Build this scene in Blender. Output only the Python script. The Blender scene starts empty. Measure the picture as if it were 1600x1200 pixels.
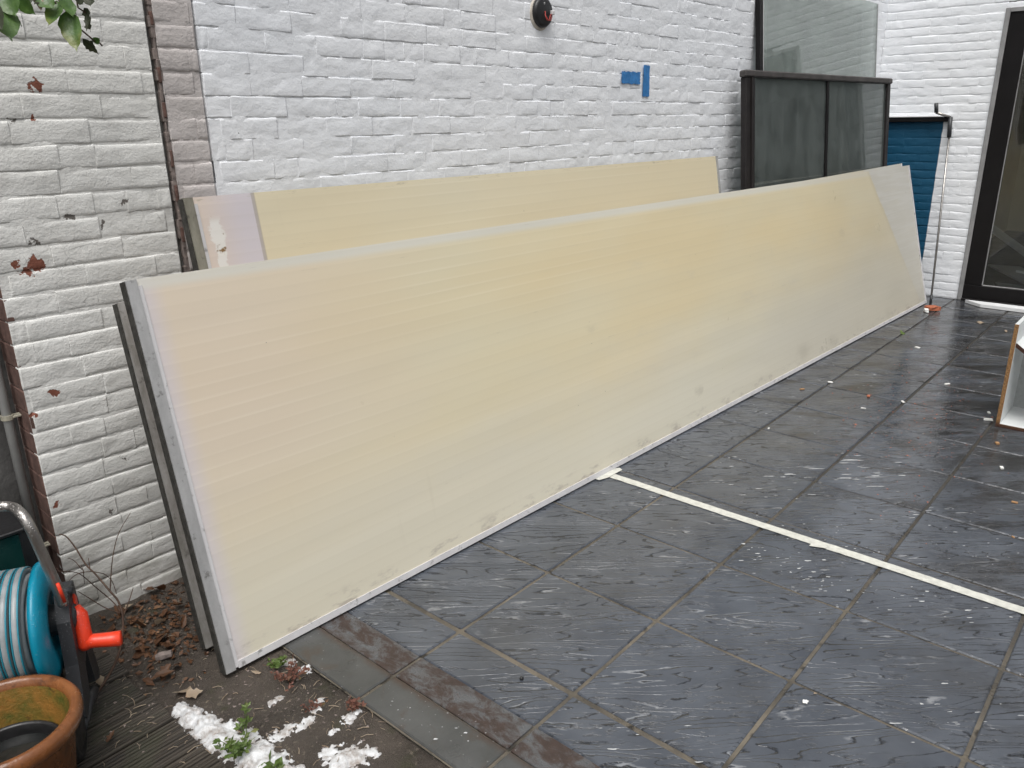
import bpy, math, random
from mathutils import Vector, Matrix, noise as mn
random.seed(7)
R = math.radians
scene = bpy.context.scene
col = scene.collection

# ------------------------------------------------------------------ camera
CAM = Vector((0, 0, 1.55)); FPX = 1225.7
YAW, PITCH, ROLL = 0.7208, 0.3235, 0.0134
_fw = Vector((math.cos(YAW)*math.cos(PITCH), math.sin(YAW)*math.cos(PITCH), -math.sin(PITCH)))
_rt = Vector((math.sin(YAW), -math.cos(YAW), 0)); _dn = _fw.cross(_rt)
_r = math.cos(ROLL)*_rt + math.sin(ROLL)*_dn; _d = -math.sin(ROLL)*_rt + math.cos(ROLL)*_dn
cam = bpy.data.cameras.new('camera'); cam_ob = bpy.data.objects.new('camera', cam); col.objects.link(cam_ob)
m = Matrix.Identity(4)
for i in range(3):
    m[i][0] = _r[i]; m[i][1] = -_d[i]; m[i][2] = -_fw[i]; m[i][3] = CAM[i]
cam_ob.matrix_world = m
cam.sensor_width = 36; cam.lens = FPX/1600*36; cam.clip_start = 0.02; cam.clip_end = 500
scene.camera = cam_ob
# ------------------------------------------------------------------ sky, sun, exposure
SUN_EL, SUN_AZ = R(66), R(215)        # azimuth counter-clockwise from +x, direction towards the sun
world = bpy.data.worlds.new('World'); scene.world = world; world.use_nodes = True
wn = world.node_tree; wn.nodes.clear()
sky = wn.nodes.new('ShaderNodeTexSky'); sky.sky_type = 'NISHITA'; sky.sun_disc = False
sky.sun_elevation = SUN_EL; sky.sun_rotation = math.pi/2 - SUN_AZ
sky.air_density = 1.0; sky.dust_density = 6.0; sky.ozone_density = 1.0
hs = wn.nodes.new('ShaderNodeHueSaturation'); hs.inputs['Saturation'].default_value = 0.13
bg = wn.nodes.new('ShaderNodeBackground'); bg.inputs['Strength'].default_value = 0.10
wo = wn.nodes.new('ShaderNodeOutputWorld')
wn.links.new(sky.outputs[0], hs.inputs['Color']); wn.links.new(hs.outputs[0], bg.inputs['Color']); wn.links.new(bg.outputs[0], wo.inputs['Surface'])
sl = bpy.data.lights.new('sun', 'SUN'); sl.energy = 1.25; sl.angle = R(38); sl.color = (1, 0.97, 0.93)
so = bpy.data.objects.new('sun', sl); col.objects.link(so)
so.rotation_euler = Vector((math.cos(SUN_AZ)*math.cos(SUN_EL), math.sin(SUN_AZ)*math.cos(SUN_EL), math.sin(SUN_EL))).to_track_quat('Z', 'Y').to_euler()
so.location = (-3, -3, 8)
scene.view_settings.view_transform = 'Standard'; scene.view_settings.look = 'None'
scene.view_settings.exposure = 0.52; scene.view_settings.gamma = 1; scene.view_settings.use_curve_mapping = False
scene.render.engine = 'CYCLES'
scene.cycles.use_adaptive_sampling = True; scene.cycles.adaptive_threshold = 0.02; scene.cycles.max_bounces = 6; scene.cycles.diffuse_bounces = 3; scene.cycles.glossy_bounces = 4; scene.cycles.transparent_max_bounces = 14

# ------------------------------------------------------------------ pixel -> place helpers (photo pixels, 1600 x 1200)
def ray(px, py): return _r*((px-800)/FPX) + _d*((py-600)/FPX) + _fw
def gp(px, py, z=0.0):
    d = ray(px, py); return CAM + d*((z-CAM.z)/d.z)
def yp(px, py, y):
    d = ray(px, py); return CAM + d*(y/d.y)
def xp(px, py, x):
    d = ray(px, py); return CAM + d*(x/d.x)
def depth(p): return (Vector(p)-CAM).dot(_fw)

# ------------------------------------------------------------------ material helpers
def nd(nt, t, ins=None, **at):
    n = nt.nodes.new(t)
    for k, v in at.items(): setattr(n, k, v)
    for k, v in (ins or {}).items():
        s = n.inputs[k]
        if isinstance(v, bpy.types.NodeSocket): nt.links.new(v, s)
        else: s.default_value = v
    return n
def c4(c): return (c[0], c[1], c[2], 1) if len(c) == 3 else c
class Mat:
    def __init__(s, name):
        s.m = bpy.data.materials.new(name); s.m.use_nodes = True; s.nt = s.m.node_tree
        s.b = s.nt.nodes['Principled BSDF']; s.out = s.nt.nodes['Material Output']
    def pos(s): return nd(s.nt, 'ShaderNodeNewGeometry').outputs['Position']
    def obj(s): return nd(s.nt, 'ShaderNodeTexCoord').outputs['Object']
    def rnd(s): return nd(s.nt, 'ShaderNodeObjectInfo').outputs['Random']
    def map(s, v, scale=(1,1,1), loc=(0,0,0), rot=(0,0,0)):
        return nd(s.nt, 'ShaderNodeMapping', {'Vector': v, 'Scale': scale, 'Location': loc, 'Rotation': rot}).outputs[0]
    def noise(s, v, scale=5, detail=4, rough=0.55, dist=0.0):
        return nd(s.nt, 'ShaderNodeTexNoise', {'Vector': v, 'Scale': scale, 'Detail': detail, 'Roughness': rough, 'Distortion': dist}).outputs[0]
    def voro(s, v, scale=5, feature='F1'):
        return nd(s.nt, 'ShaderNodeTexVoronoi', {'Vector': v, 'Scale': scale}, feature=feature).outputs[0]
    def ramp(s, f, st, interp='LINEAR'):
        n = nd(s.nt, 'ShaderNodeValToRGB', {'Fac': f}); cr = n.color_ramp; cr.interpolation = interp
        while len(cr.elements) < len(st): cr.elements.new(0.5)
        for e, (p, c) in zip(cr.elements, st):
            e.position = p; e.color = c4(c) if not isinstance(c, (int, float)) else (c, c, c, 1)
        return n.outputs[0]
    def mix(s, f, a, b, mode='MIX'):
        n = nd(s.nt, 'ShaderNodeMix', {0: f}, data_type='RGBA', blend_type=mode)
        for k, v in ((6, a), (7, b)):
            if isinstance(v, bpy.types.NodeSocket): s.nt.links.new(v, n.inputs[k])
            else: n.inputs[k].default_value = c4(v)
        return n.outputs[2]
    def math(s, op, a, b=0.0, c=None, clamp=False):
        n = nd(s.nt, 'ShaderNodeMath', {0: a, 1: b}, operation=op, use_clamp=clamp)
        if c is not None: n.inputs[2].default_value = c
        return n.outputs[0]
    def xyz(s, v): return nd(s.nt, 'ShaderNodeSeparateXYZ', {0: v}).outputs
    def step(s, v, a, b):      # smooth 0..1 between a and b
        n = nd(s.nt, 'ShaderNodeMapRange', {0: v, 1: a, 2: b, 3: 0.0, 4: 1.0}, interpolation_type='SMOOTHSTEP'); return n.outputs[0]
    def bump(s, h, strength=0.5, dist=0.01, normal=None):
        n = nd(s.nt, 'ShaderNodeBump', {'Height': h, 'Strength': strength, 'Distance': dist})
        if normal is not None: s.nt.links.new(normal, n.inputs['Normal'])
        return n.outputs[0]
    def set(s, **k):
        names = dict(color='Base Color', rough='Roughness', metal='Metallic', spec='Specular IOR Level', normal='Normal', alpha='Alpha', coat='Coat Weight', coatr='Coat Roughness', trans='Transmission Weight', ior='IOR', sss='Subsurface Weight')
        for a, v in k.items():
            i = s.b.inputs[names[a]]
            if isinstance(v, bpy.types.NodeSocket): s.nt.links.new(v, i)
            else: i.default_value = c4(v) if a == 'color' else v
        return s.m
def plain(name, color, rough=0.5, var=0.15, scale=12, metal=0, bump=0.1, bscale=80, spec=0.5, local=True):
    M = Mat(name); v = M.obj() if local else M.pos()
    n = M.noise(v, scale, 5); c = M.mix(M.ramp(n, [(0.3, 0.0), (0.7, 1.0)]), tuple(x*(1-var) for x in color), tuple(min(1, x*(1+var)) for x in color))
    r = M.ramp(M.noise(v, scale*1.7, 3), [(0.3, max(0, rough-0.08)), (0.7, min(1, rough+0.08))])
    return M.set(color=c, rough=r, metal=metal, spec=spec, normal=M.bump(M.noise(v, bscale, 3), bump, 0.004))

def add_height(M, items):
    h = None
    for sock, w in items:
        t = M.math('MULTIPLY', sock, w); h = t if h is None else M.math('ADD', h, t)
    return h

# ---- painted brick
def mat_white():
    M = Mat('white_wall_paint'); p = M.pos(); x, y, z = M.xyz(p)
    base = M.mix(M.ramp(M.noise(p, 1.3, 4), [(0.3, 0.0), (0.7, 1.0)]), (0.79, 0.815, 0.85), (0.84, 0.855, 0.875))
    dirt = M.ramp(M.noise(M.map(p, (1, 1, 2.5)), 6, 4, 0.65), [(0.52, 0.0), (0.78, 1.0)])
    base = M.mix(M.math('MULTIPLY', dirt, 0.22), base, (0.52, 0.53, 0.53))
    speck = M.ramp(M.voro(p, 21), [(0.035, 1.0), (0.05, 0.0)])
    speck = M.math('MULTIPLY', speck, M.step(M.noise(p, 5, 2), 0.56, 0.62))
    base = M.mix(M.math('MULTIPLY', speck, 0.8), base, (0.08, 0.07, 0.06))
    # blue painted field in the corner
    w = M.math('MULTIPLY', M.math('SUBTRACT', M.noise(p, 18, 3), 0.5), 0.012)
    b = M.math('MULTIPLY', M.step(M.math('ADD', z, w), 1.502, 1.497), M.step(M.math('ADD', y, w), 1.852, 1.858))
    b = M.math('MULTIPLY', b, M.step(x, 7.08, 7.085))
    blue = M.mix(M.noise(p, 4, 4), (0.005, 0.066, 0.130), (0.009, 0.086, 0.165))
    colr = M.mix(b, base, blue)
    h = add_height(M, [(M.noise(p, 30, 2, 0.6), 0.9), (M.noise(p, 150, 2, 0.75), 0.55), (M.noise(M.map(p, (1.2, 1.2, 2)), 11, 2, 0.55), 1.9)])
    return M.set(color=colr, rough=M.ramp(M.noise(p, 8), [(0.3, 0.5), (0.7, 0.72)]), spec=0.35, normal=M.bump(h, 0.27, 0.008))
PEEL = [(0.88, 1.66, .026, 0), (0.854, 1.582, .012, 0), (0.79, 1.18, .028, 0), (0.762, 1.165, .02, 0), (0.769, 0.793, .021, 0), (0.702, 0.746, .018, 0), (0.71, 0.443, .017, 0),
        (0.906, 1.299, .02, 1), (0.80, 1.24, .014, 1), (1.068, 1.332, .014, 1), (0.803, 1.566, .012, 1), (0.99, 1.27, .010, 1), (0.74, 1.185, .012, 0), (0.93, 0.52, .012, 1), (0.86, 0.36, .011, 1)]
def mat_old(name, a, b, peel=True, strong=1.0):
    M = Mat(name); p = M.pos(); x, y, z = M.xyz(p)
    base = M.mix(M.ramp(M.noise(p, 2.2, 5, 0.6), [(0.3, 0.0), (0.7, 1.0)]), a, b)
    dirt = M.ramp(M.noise(M.map(p, (1, 1, 2.2)), 9, 5, 0.7), [(0.47, 0.0), (0.75, 1.0)])
    base = M.mix(M.math('MULTIPLY', dirt, 0.30*strong), base, (0.26, 0.25, 0.225))
    spl = M.math('MULTIPLY', M.step(z, 0.42, 0.02), M.step(M.noise(p, 7, 5), 0.35, 0.7))     # rising damp, algae
    base = M.mix(M.math('MULTIPLY', spl, 0.6), base, (0.20, 0.19, 0.14))
    cr = M.ramp(M.voro(M.map(p, (1, 1, 1.3)), 16, 'DISTANCE_TO_EDGE'), [(0.0, 1.0), (0.025, 0.0)])
    cr = M.math('MULTIPLY', cr, M.step(M.noise(p, 4, 4), 0.55, 0.66))
    base = M.mix(M.math('MULTIPLY', cr, 0.55), base, (0.12, 0.11, 0.10))
    h = add_height(M, [(M.noise(p, 32, 2, 0.6), 0.8), (M.noise(p, 150, 2, 0.75), 0.5), (M.noise(M.map(p, (1.2, 1.2, 3)), 10, 3, 0.6), 1.0)])
    if peel:
        nz = M.math('MULTIPLY', M.math('SUBTRACT', M.noise(p, 38, 4, 0.6), 0.5), 0.075)
        nz2 = M.math('MULTIPLY', M.math('SUBTRACT', M.noise(M.map(p, loc=(5, 3, 1)), 30, 4, 0.6), 0.5), 0.075)
        red = None; grey = None
        for (px, pz, r, k) in PEEL:
            r *= 0.74
            dx = M.math('SUBTRACT', M.math('ADD', x, nz), px); dz = M.math('SUBTRACT', M.math('ADD', z, nz2), pz)
            d = M.math('SQRT', M.math('ADD', M.math('MULTIPLY', dx, dx), M.math('MULTIPLY', dz, dz)))
            k_ = M.step(d, r, r*0.82)
            if k == 0: red = k_ if red is None else M.math('MAXIMUM', red, k_)
            else: grey = k_ if grey is None else M.math('MAXIMUM', grey, k_)
        base = M.mix(red, base, M.mix(M.noise(p, 60, 4), (0.16, 0.055, 0.035), (0.28, 0.11, 0.075)))
        base = M.mix(grey, base, M.mix(M.noise(p, 70, 4), (0.10, 0.095, 0.085), (0.22, 0.20, 0.185)))
        h = M.math('SUBTRACT', h, M.math('MULTIPLY', M.math('MAXIMUM', red, grey), 0.9))
    return M.set(color=base, rough=0.72, spec=0.3, normal=M.bump(h, 0.38, 0.009))
WHITE = mat_white()
OLD = mat_old('cream_flaking_wall_paint', (0.69, 0.688, 0.66), (0.81, 0.812, 0.79))
STRIP = mat_old('faded_pinkish_masonry_paint', (0.50, 0.465, 0.45), (0.62, 0.585, 0.57), False, 0.9)
RAW = plain('raw_brown_brick', (0.12, 0.068, 0.055), 0.85, 0.35, 25, bump=0.6, bscale=60, local=False)
CRACK = plain('weathered_joint', (0.20, 0.165, 0.15), 0.9, 0.5, 30, bump=0.8, bscale=50, local=False)
CEMENT = plain('dark_grey_cement', (0.085, 0.083, 0.08), 0.85, 0.35, 9, bump=0.5, bscale=70, local=False)

# ---- slate-look wet tile
RID = math.atan2(-0.75, 0.66)
def mat_tile():
    M = Mat('wet_slate_tile'); p = M.pos(); r = M.rnd()
    off = nd(M.nt, 'ShaderNodeCombineXYZ', {0: M.math('MULTIPLY', r, 37.0), 1: M.math('MULTIPLY', r, 91.0), 2: 0.0}).outputs[0]
    v = nd(M.nt, 'ShaderNodeVectorMath', {0: M.map(p, rot=(0, 0, -RID)), 1: off}, operation='ADD').outputs[0]
    wig = M.math('MULTIPLY', M.math('SUBTRACT', M.noise(M.map(v, (13, 26, 1)), 1.0, 4, 0.65), 0.5), 0.05)
    big = M.math('ADD', M.noise(M.map(v, (1.15, 8.5, 1)), 1.0, 2, 0.45, 0.12), wig)
    sv = M.math('MULTIPLY', big, 17.0); fr = M.math('FRACT', sv)
    terr = M.math('ADD', M.math('FLOOR', sv), M.step(fr, 0.0, 0.16))            # stacked slate ledges
    thick = M.noise(M.map(v, (8, 12, 1)), 1.0, 3, 0.6)
    crack = M.math('MULTIPLY', M.step(M.math('SUBTRACT', fr, M.math('MULTIPLY', M.math('SUBTRACT', thick, 0.5), 0.32)), 0.17, 0.06), M.step(fr, 0.0, 0.03))
    crack = M.math('MULTIPLY', crack, M.step(thick, 0.36, 0.48))
    mid = M.noise(M.map(v, (16, 74, 1)), 1.0, 4, 0.65, 0.4)
    pit = M.math('MULTIPLY', M.step(mid, 0.46, 0.36), M.step(M.noise(v, 5.5, 2), 0.40, 0.60))
    soap_glint = M.math('MULTIPLY', M.math('MULTIPLY', M.step(fr, 0.80, 0.90), M.step(fr, 1.0, 0.96)), M.step(M.noise(M.map(v, (4, 6, 1), loc=(9, 2, 0)), 1.0, 4, 0.65), 0.54, 0.64))   # ledge edges catching the sky, painted lighter, mixed with soap residue
    h = add_height(M, [(terr, 0.36), (pit, -0.40), (M.noise(p, 120, 2, 0.6), 0.10), (M.noise(M.map(v, (10, 26, 1)), 1.0, 2), 0.35)])
    cb = M.mix(M.ramp(M.noise(v, 5, 3, 0.6), [(0.3, 0.0), (0.7, 1.0)]), (0.053, 0.060, 0.073), (0.088, 0.098, 0.115))
    cb = M.mix(M.math('MULTIPLY', pit, 0.75), cb, (0.034, 0.039, 0.048))
    cb = M.mix(M.math('MULTIPLY', crack, 0.9), cb, (0.015, 0.017, 0.021))
    cb = M.mix(M.math('MULTIPLY', soap_glint, 0.42), cb, (0.42, 0.43, 0.44))
    mud = M.math('MULTIPLY', M.step(M.noise(p, 2.3, 4, 0.6), 0.5, 0.72), 0.35)
    cb = M.mix(mud, cb, (0.062, 0.062, 0.061))
    x, y, z = M.xyz(p)
    grime = M.math('MULTIPLY', M.step(M.math('ADD', x, M.math('MULTIPLY', y, -0.9)), 2.2, 4.4), 0.75)      # muddier towards the door
    cb = M.mix(M.math('MULTIPLY', grime, M.step(M.noise(M.map(v, (3, 9, 1)), 1.0, 4), 0.3, 0.6)), cb, (0.036, 0.035, 0.034))
    damp = M.math('MULTIPLY', M.step(M.noise(M.map(v, (2.2, 5, 1)), 1.0, 4, 0.6), 0.50, 0.62), M.math('MULTIPLY', M.step(M.math('ADD', x, M.math('MULTIPLY', y, -0.9)), 1.2, 3.4), 0.8))
    cb = M.mix(damp, cb, (0.018, 0.017, 0.016))
    wet = M.ramp(M.noise(p, 2.6, 4, 0.6, 0.5), [(0.36, 0.04), (0.52, 0.10), (0.68, 0.26)])
    return M.set(color=cb, rough=wet, spec=0.6, normal=M.bump(h, 1.0, 0.0045))
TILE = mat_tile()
def mat_grout():
    M = Mat('sandy_grout'); p = M.pos()
    c = M.mix(M.ramp(M.noise(p, 5, 6, 0.65), [(0.35, 0.0), (0.65, 1.0)]), (0.060, 0.053, 0.042), (0.165, 0.142, 0.108))
    x, y, z = M.xyz(p)
    c = M.mix(M.math('MULTIPLY', M.step(M.math('ADD', M.math('ADD', x, M.math('MULTIPLY', y, -0.6)), M.math('MULTIPLY', M.noise(p, 2, 3), 1.5)), 2.2, 4.2), 0.85), c, (0.030, 0.027, 0.023))
    c = M.mix(M.step(M.noise(p, 14, 5), 0.58, 0.68), c, (0.03, 0.026, 0.02))
    return M.set(color=c, rough=M.ramp(M.noise(p, 4, 4), [(0.4, 0.25), (0.65, 0.7)]), normal=M.bump(M.noise(p, 90, 5, 0.7), 0.8, 0.006))
GROUT = mat_grout()
def mat_slab():
    M = Mat('smooth_wet_stone_slab'); p = M.pos()
    c = M.mix(M.ramp(M.noise(p, 5, 6, 0.6), [(0.3, 0.0), (0.7, 1.0)]), (0.042, 0.044, 0.042), (0.085, 0.087, 0.086))
    c = M.mix(M.math('MULTIPLY', M.step(M.noise(p, 7, 6, 0.7, 0.8), 0.52, 0.7), 0.7), c, (0.06, 0.045, 0.034))
    x, y, z = M.xyz(p)
    e = M.step(M.math('ADD', x, M.math('MULTIPLY', M.noise(p, 11, 4), 0.05)), 1.205, 1.24)      # rust-brown run-off along the old threshold
    c = M.mix(M.math('MULTIPLY', e, 0.8), c, (0.055, 0.034, 0.024))
    c = M.mix(M.ramp(M.voro(p, 45), [(0.06, 0.5), (0.1, 0.0)]), c, (0.3, 0.3, 0.29))
    return M.set(color=c, rough=M.ramp(M.noise(p, 3, 5), [(0.35, 0.16), (0.65, 0.4)]), normal=M.bump(M.noise(p, 60, 5, 0.7), 0.25, 0.004))
SLAB = mat_slab()
def mat_band():
    M = Mat('tile_with_brown_mortar_residue'); p = M.pos()
    v = M.map(p, (11, 6, 1), rot=(0, 0, 0.25))
    k = M.step(M.noise(v, 2.0, 7, 0.78, 0.5), 0.38, 0.58)
    c = M.mix(k, (0.095, 0.099, 0.104), M.mix(M.noise(p, 40, 4), (0.022, 0.014, 0.011), (0.06, 0.038, 0.03)))
    return M.set(color=c, rough=M.ramp(k, [(0, 0.25), (1, 0.6)]), normal=M.bump(M.noise(v, 4, 8, 0.8), 0.7, 0.004))
BAND = mat_band()
def mat_soil():
    M = Mat('wet_dirt_and_grit'); p = M.pos()
    c = M.mix(M.ramp(M.noise(p, 4, 6, 0.65), [(0.3, 0.0), (0.7, 1.0)]), (0.026, 0.021, 0.016), (0.085, 0.068, 0.055))
    c = M.mix(M.step(M.noise(p, 70, 4), 0.6, 0.68), c, (0.13, 0.11, 0.085))
    c = M.mix(M.ramp(M.voro(p, 130), [(0.10, 1.0), (0.14, 0.0)]), c, (0.16, 0.14, 0.11))
    c = M.mix(M.math('MULTIPLY', M.step(M.noise(p, 9, 5), 0.58, 0.7), 0.5), c, (0.035, 0.04, 0.012))
    return M.set(color=c, rough=M.ramp(M.noise(p, 5, 4), [(0.35, 0.25), (0.65, 0.8)]), normal=M.bump(add_height(M, [(M.noise(p, 60, 6, 0.75), 1.0), (M.noise(p, 240, 3), .5)]), 0.9, 0.008))
SOIL = mat_soil()
def mat_deck():
    M = Mat('dark_wet_decking_wood'); p = M.obj(); r = M.rnd()
    v = nd(M.nt, 'ShaderNodeVectorMath', {0: p, 1: nd(M.nt, 'ShaderNodeCombineXYZ', {0: M.math('MULTIPLY', r, 20.0)}).outputs[0]}, operation='ADD').outputs[0]
    g = M.noise(M.map(v, (3, 90, 60)), 1.0, 6, 0.65)
    c = M.mix(M.ramp(g, [(0.35, 0.0), (0.7, 1.0)]), (0.014, 0.012, 0.010), (0.085, 0.072, 0.058))
    c = M.mix(M.math('MULTIPLY', M.step(M.noise(v, 5, 5), 0.52, 0.68), 0.5), c, (0.045, 0.048, 0.03))
    return M.set(color=c, rough=M.ramp(M.noise(v, 7, 4), [(0.3, 0.3), (0.7, 0.65)]), normal=M.bump(g, 0.5, 0.003))
DECK = mat_deck()

# ---- polycarbonate sheet (object coords: x along, z up the sheet)
def mat_poly(kind):
    M = Mat('yellowed_polycarbonate_' + kind); p = M.obj(); x, y, z = M.xyz(p)
    L, Wd = (6.52, 1.18) if kind == 'front' else ((3.5, 1.36) if kind == 'back' else (6.4, 1.16))
    n1 = M.noise(M.map(p, (0.55, 1, 1.7)), 1.0, 3, 0.5)
    yel = M.mix(M.ramp(n1, [(0.35, 0.0), (0.65, 1.0)]), (0.725, 0.620, 0.400), (0.715, 0.660, 0.485))
    pale = (0.675, 0.650, 0.555); pink = (0.715, 0.615, 0.535); lav = (0.655, 0.61, 0.645); clear = (0.515, 0.50, 0.45)
    wob = M.math('MULTIPLY', M.math('SUBTRACT', M.noise(M.map(p, (0.8, 1, 2)), 1.3, 4), 0.5), 0.5)
    c = yel
    if kind == 'back':
        c = M.mix(0.35, yel, (0.745, 0.675, 0.525))
        c = M.mix(M.step(x, 0.246, 0.236), c, M.mix(M.step(x, 0.02, 0.2), pink, lav))
        ln = M.math('MULTIPLY', M.math('MULTIPLY', M.step(x, 0.228, 0.232), M.step(x, 0.246, 0.241)), 0.5)
        c = M.mix(ln, c, (0.30, 0.26, 0.18))
        # flaked white sealant with rust on the lavender end
        q = M.math('ABSOLUTE', M.math('SUBTRACT', M.math('ADD', x, M.math('MULTIPLY', M.math('SUBTRACT', M.noise(p, 14, 5, 0.7), 0.5), 0.085)), 0.085))
        wsp = M.step(M.math('ADD', q, M.math('MULTIPLY', M.math('SUBTRACT', z, 1.10), 0.02)), 0.024, 0.016)
        wsp = M.math('MULTIPLY', wsp, M.step(z, 1.30, 1.27))
        c = M.mix(wsp, c, M.mix(M.step(M.noise(p, 30, 4), 0.56, 0.64), (0.80, 0.78, 0.74), (0.25, 0.15, 0.06)))
        c = M.mix(M.math('MULTIPLY', M.step(M.math('ABSOLUTE', M.math('SUBTRACT', z, 1.345)), 0.012, 0.002), M.step(M.noise(M.map(p, (6, 1, 30)), 2, 5, 0.7), 0.52, 0.7)), c, (0.42, 0.38, 0.28))
    else:
        lo = M.step(M.math('ADD', z, wob), 0.62, 0.16)
        c = M.mix(M.math('MULTIPLY', lo, 0.75), c, pale)
        c = M.mix(M.math('MULTIPLY', M.step(M.math('ADD', x, wob), 1.35, 0.05), M.math('MULTIPLY', M.step(z, 0.1, 0.75), 0.65)), c, pink)
        c = M.mix(M.math('MULTIPLY', M.step(x, 0.11, 0.035), 0.8), c, lav)
        c = M.mix(M.math('MULTIPLY', M.step(z, Wd-0.05, Wd-0.022), 0.8), c, (0.70, 0.695, 0.635))
        # unyellowed wedge that was covered at the far end of the roof
        dg = M.math('ADD', M.math('SUBTRACT', x, 5.62), M.math('MULTIPLY', M.math('SUBTRACT', z, 1.10), 0.70))
        dg = M.math('ADD', dg, M.math('MULTIPLY', M.math('SUBTRACT', M.noise(p, 9, 4, 0.7), 0.5), 0.05))
        wdg = M.step(dg, 0.0, 0.02)
        c = M.mix(M.math('MULTIPLY', M.math('MULTIPLY', M.step(dg, -0.06, 0.0), M.step(dg, 0.02, 0.0)), 0.35), c, (0.40, 0.35, 0.25))
        c = M.mix(M.math('MULTIPLY', M.step(x, 3.8, 6.2), 0.6), c, (0.50, 0.44, 0.31))
        c = M.mix(M.math('MULTIPLY', wdg, 0.95), c, M.mix(M.step(M.noise(M.map(p, (1.5, 1, 26)), 1.0, 3), 0.45, 0.6), clear, (0.55, 0.54, 0.50)))
        st = M.math('MULTIPLY', M.step(M.noise(M.map(p, (1.5, 1, 6)), 1.6, 6, 0.65), 0.55, 0.75), 0.35)
        c = M.mix(M.math('MULTIPLY', st, M.step(x, 1.2, 3.2)), c, (0.58, 0.545, 0.45))
        c = M.mix(M.math('MULTIPLY', M.math('MULTIPLY', M.step(x, 2.2, 4.6), M.step(M.math('ADD', z, wob), 0.95, 0.25)), 0.7), c, (0.565, 0.54, 0.465))
        edge = M.math('MULTIPLY', M.step(z, 0.10, 0.03), M.step(M.noise(M.map(p, (3, 1, 9)), 2.5, 6, 0.7), 0.5, 0.66))
        c = M.mix(M.math('MULTIPLY', edge, 0.7), c, (0.36, 0.32, 0.28))
        nst = M.math('MULTIPLY', M.math('SUBTRACT', M.noise(p, 11, 4, 0.7), 0.5), 0.09)
        for (sx, sz, sr, sa) in ((4.05, .10, .09, .28), (4.5, .07, .07, .22), (1.95, .66, .03, .14), (2.75, .17, .03, .3), (4.9, .78, .05, .16), (5.6, .06, .07, .2)):
            dx = M.math('MULTIPLY', M.math('SUBTRACT', x, sx), 0.55); dz = M.math('SUBTRACT', z, sz)
            d = M.math('SQRT', M.math('ADD', M.math('MULTIPLY', dx, dx), M.math('MULTIPLY', dz, dz)))
            d = M.math('ADD', d, nst)
            c = M.mix(M.math('MULTIPLY', M.step(d, sr, 0.0), sa), c, (0.33, 0.30, 0.24))
    # ribs of the multiwall core showing through
    saw = M.math('FRACT', M.math('DIVIDE', M.math('ADD', z, 0.006), 0.0405))
    rib = M.math('MULTIPLY', M.step(saw, 0.0, 0.07), M.step(saw, 0.30, 0.08))
    rst = M.ramp(M.noise(M.map(p, (0.7, 1, 6)), 1.0, 3), [(0.4, 0.1), (0.68, 1.0)])
    rst = M.math('MULTIPLY', rst, M.math('ADD', 0.25, M.step(M.math('SUBTRACT', M.math('MULTIPLY', z, 3.0), x), 0.0, 2.2)))
    c = M.mix(M.math('MULTIPLY', M.math('MULTIPLY', rib, rst), 0.22), c, (0.90, 0.84, 0.72))
    sh = M.math('MULTIPLY', M.step(saw, 0.55, 0.98), 0.05)
    c = M.mix(sh, c, (0.42, 0.36, 0.25))
    spk = M.math('MULTIPLY', M.ramp(M.voro(p, 9), [(0.012, 1.0), (0.02, 0.0)]), 0.8)
    c = M.mix(spk, c, (0.09, 0.07, 0.05))
    run = M.math('MULTIPLY', M.step(M.noise(M.map(p, (26, 1, 1.1)), 1.0, 4, 0.6), 0.60, 0.78), M.step(M.noise(p, 1.7, 3), 0.48, 0.66))
    c = M.mix(M.math('MULTIPLY', run, 0.22), c, (0.50, 0.44, 0.34))
    scr = M.math('MULTIPLY', M.step(M.noise(M.map(p, (2.6, 1, 70), rot=(0, 0.13, 0)), 1.5, 4, 0.75), 0.64, 0.70), M.math('MULTIPLY', M.step(M.noise(p, 2.2, 2), 0.5, 0.6), 0.4))
    c = M.mix(scr, c, (0.36, 0.32, 0.25))
    nrm = M.bump(add_height(M, [(M.noise(M.map(p, (0.6, 1, 4)), 1.6, 1), 1.0)]), 0.35, 0.012)
    M.set(color=c, rough=M.ramp(M.noise(p, 2.4, 4), [(0.3, 0.27), (0.7, 0.42)]), spec=0.4, normal=nrm)
    tr = nd(M.nt, 'ShaderNodeBsdfTranslucent', {'Color': c})
    ms = nd(M.nt, 'ShaderNodeMixShader', {0: 0.10, 1: M.b.outputs[0], 2: tr.outputs[0]})
    M.nt.links.new(ms.outputs[0], M.out.inputs['Surface'])
    return M.m
POLY_F, POLY_M, POLY_B = mat_poly('front'), mat_poly('middle'), mat_poly('back')
def mat_alu(name, a, b, metal=0.6, rough=0.45):
    M = Mat(name); p = M.obj()
    c = M.mix(M.ramp(M.noise(M.map(p, (6, 6, 2)), 2.0, 6, 0.7), [(0.35, 0.0), (0.65, 1.0)]), a, b)
    c = M.mix(M.math('MULTIPLY', M.step(M.noise(p, 28, 6, 0.7), 0.56, 0.68), 0.6), c, (0.07, 0.065, 0.055))
    return M.set(color=c, rough=rough, metal=metal, normal=M.bump(M.noise(p, 90, 4), 0.25, 0.003))
ALU = mat_alu('weathered_aluminium', (0.34, 0.34, 0.34), (0.50, 0.50, 0.50), 0.35)
ALU_DIRT = mat_alu('dirty_aluminium', (0.13, 0.12, 0.09), (0.30, 0.29, 0.24), 0.1, 0.7)
ALU_GRIME = mat_alu('grimy_aluminium', (0.16, 0.15, 0.13), (0.40, 0.39, 0.38), 0.2, 0.6)
ALU_PALE = mat_alu('pale_edge_tape', (0.52, 0.51, 0.52), (0.60, 0.595, 0.60), 0.0, 0.5)
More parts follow.
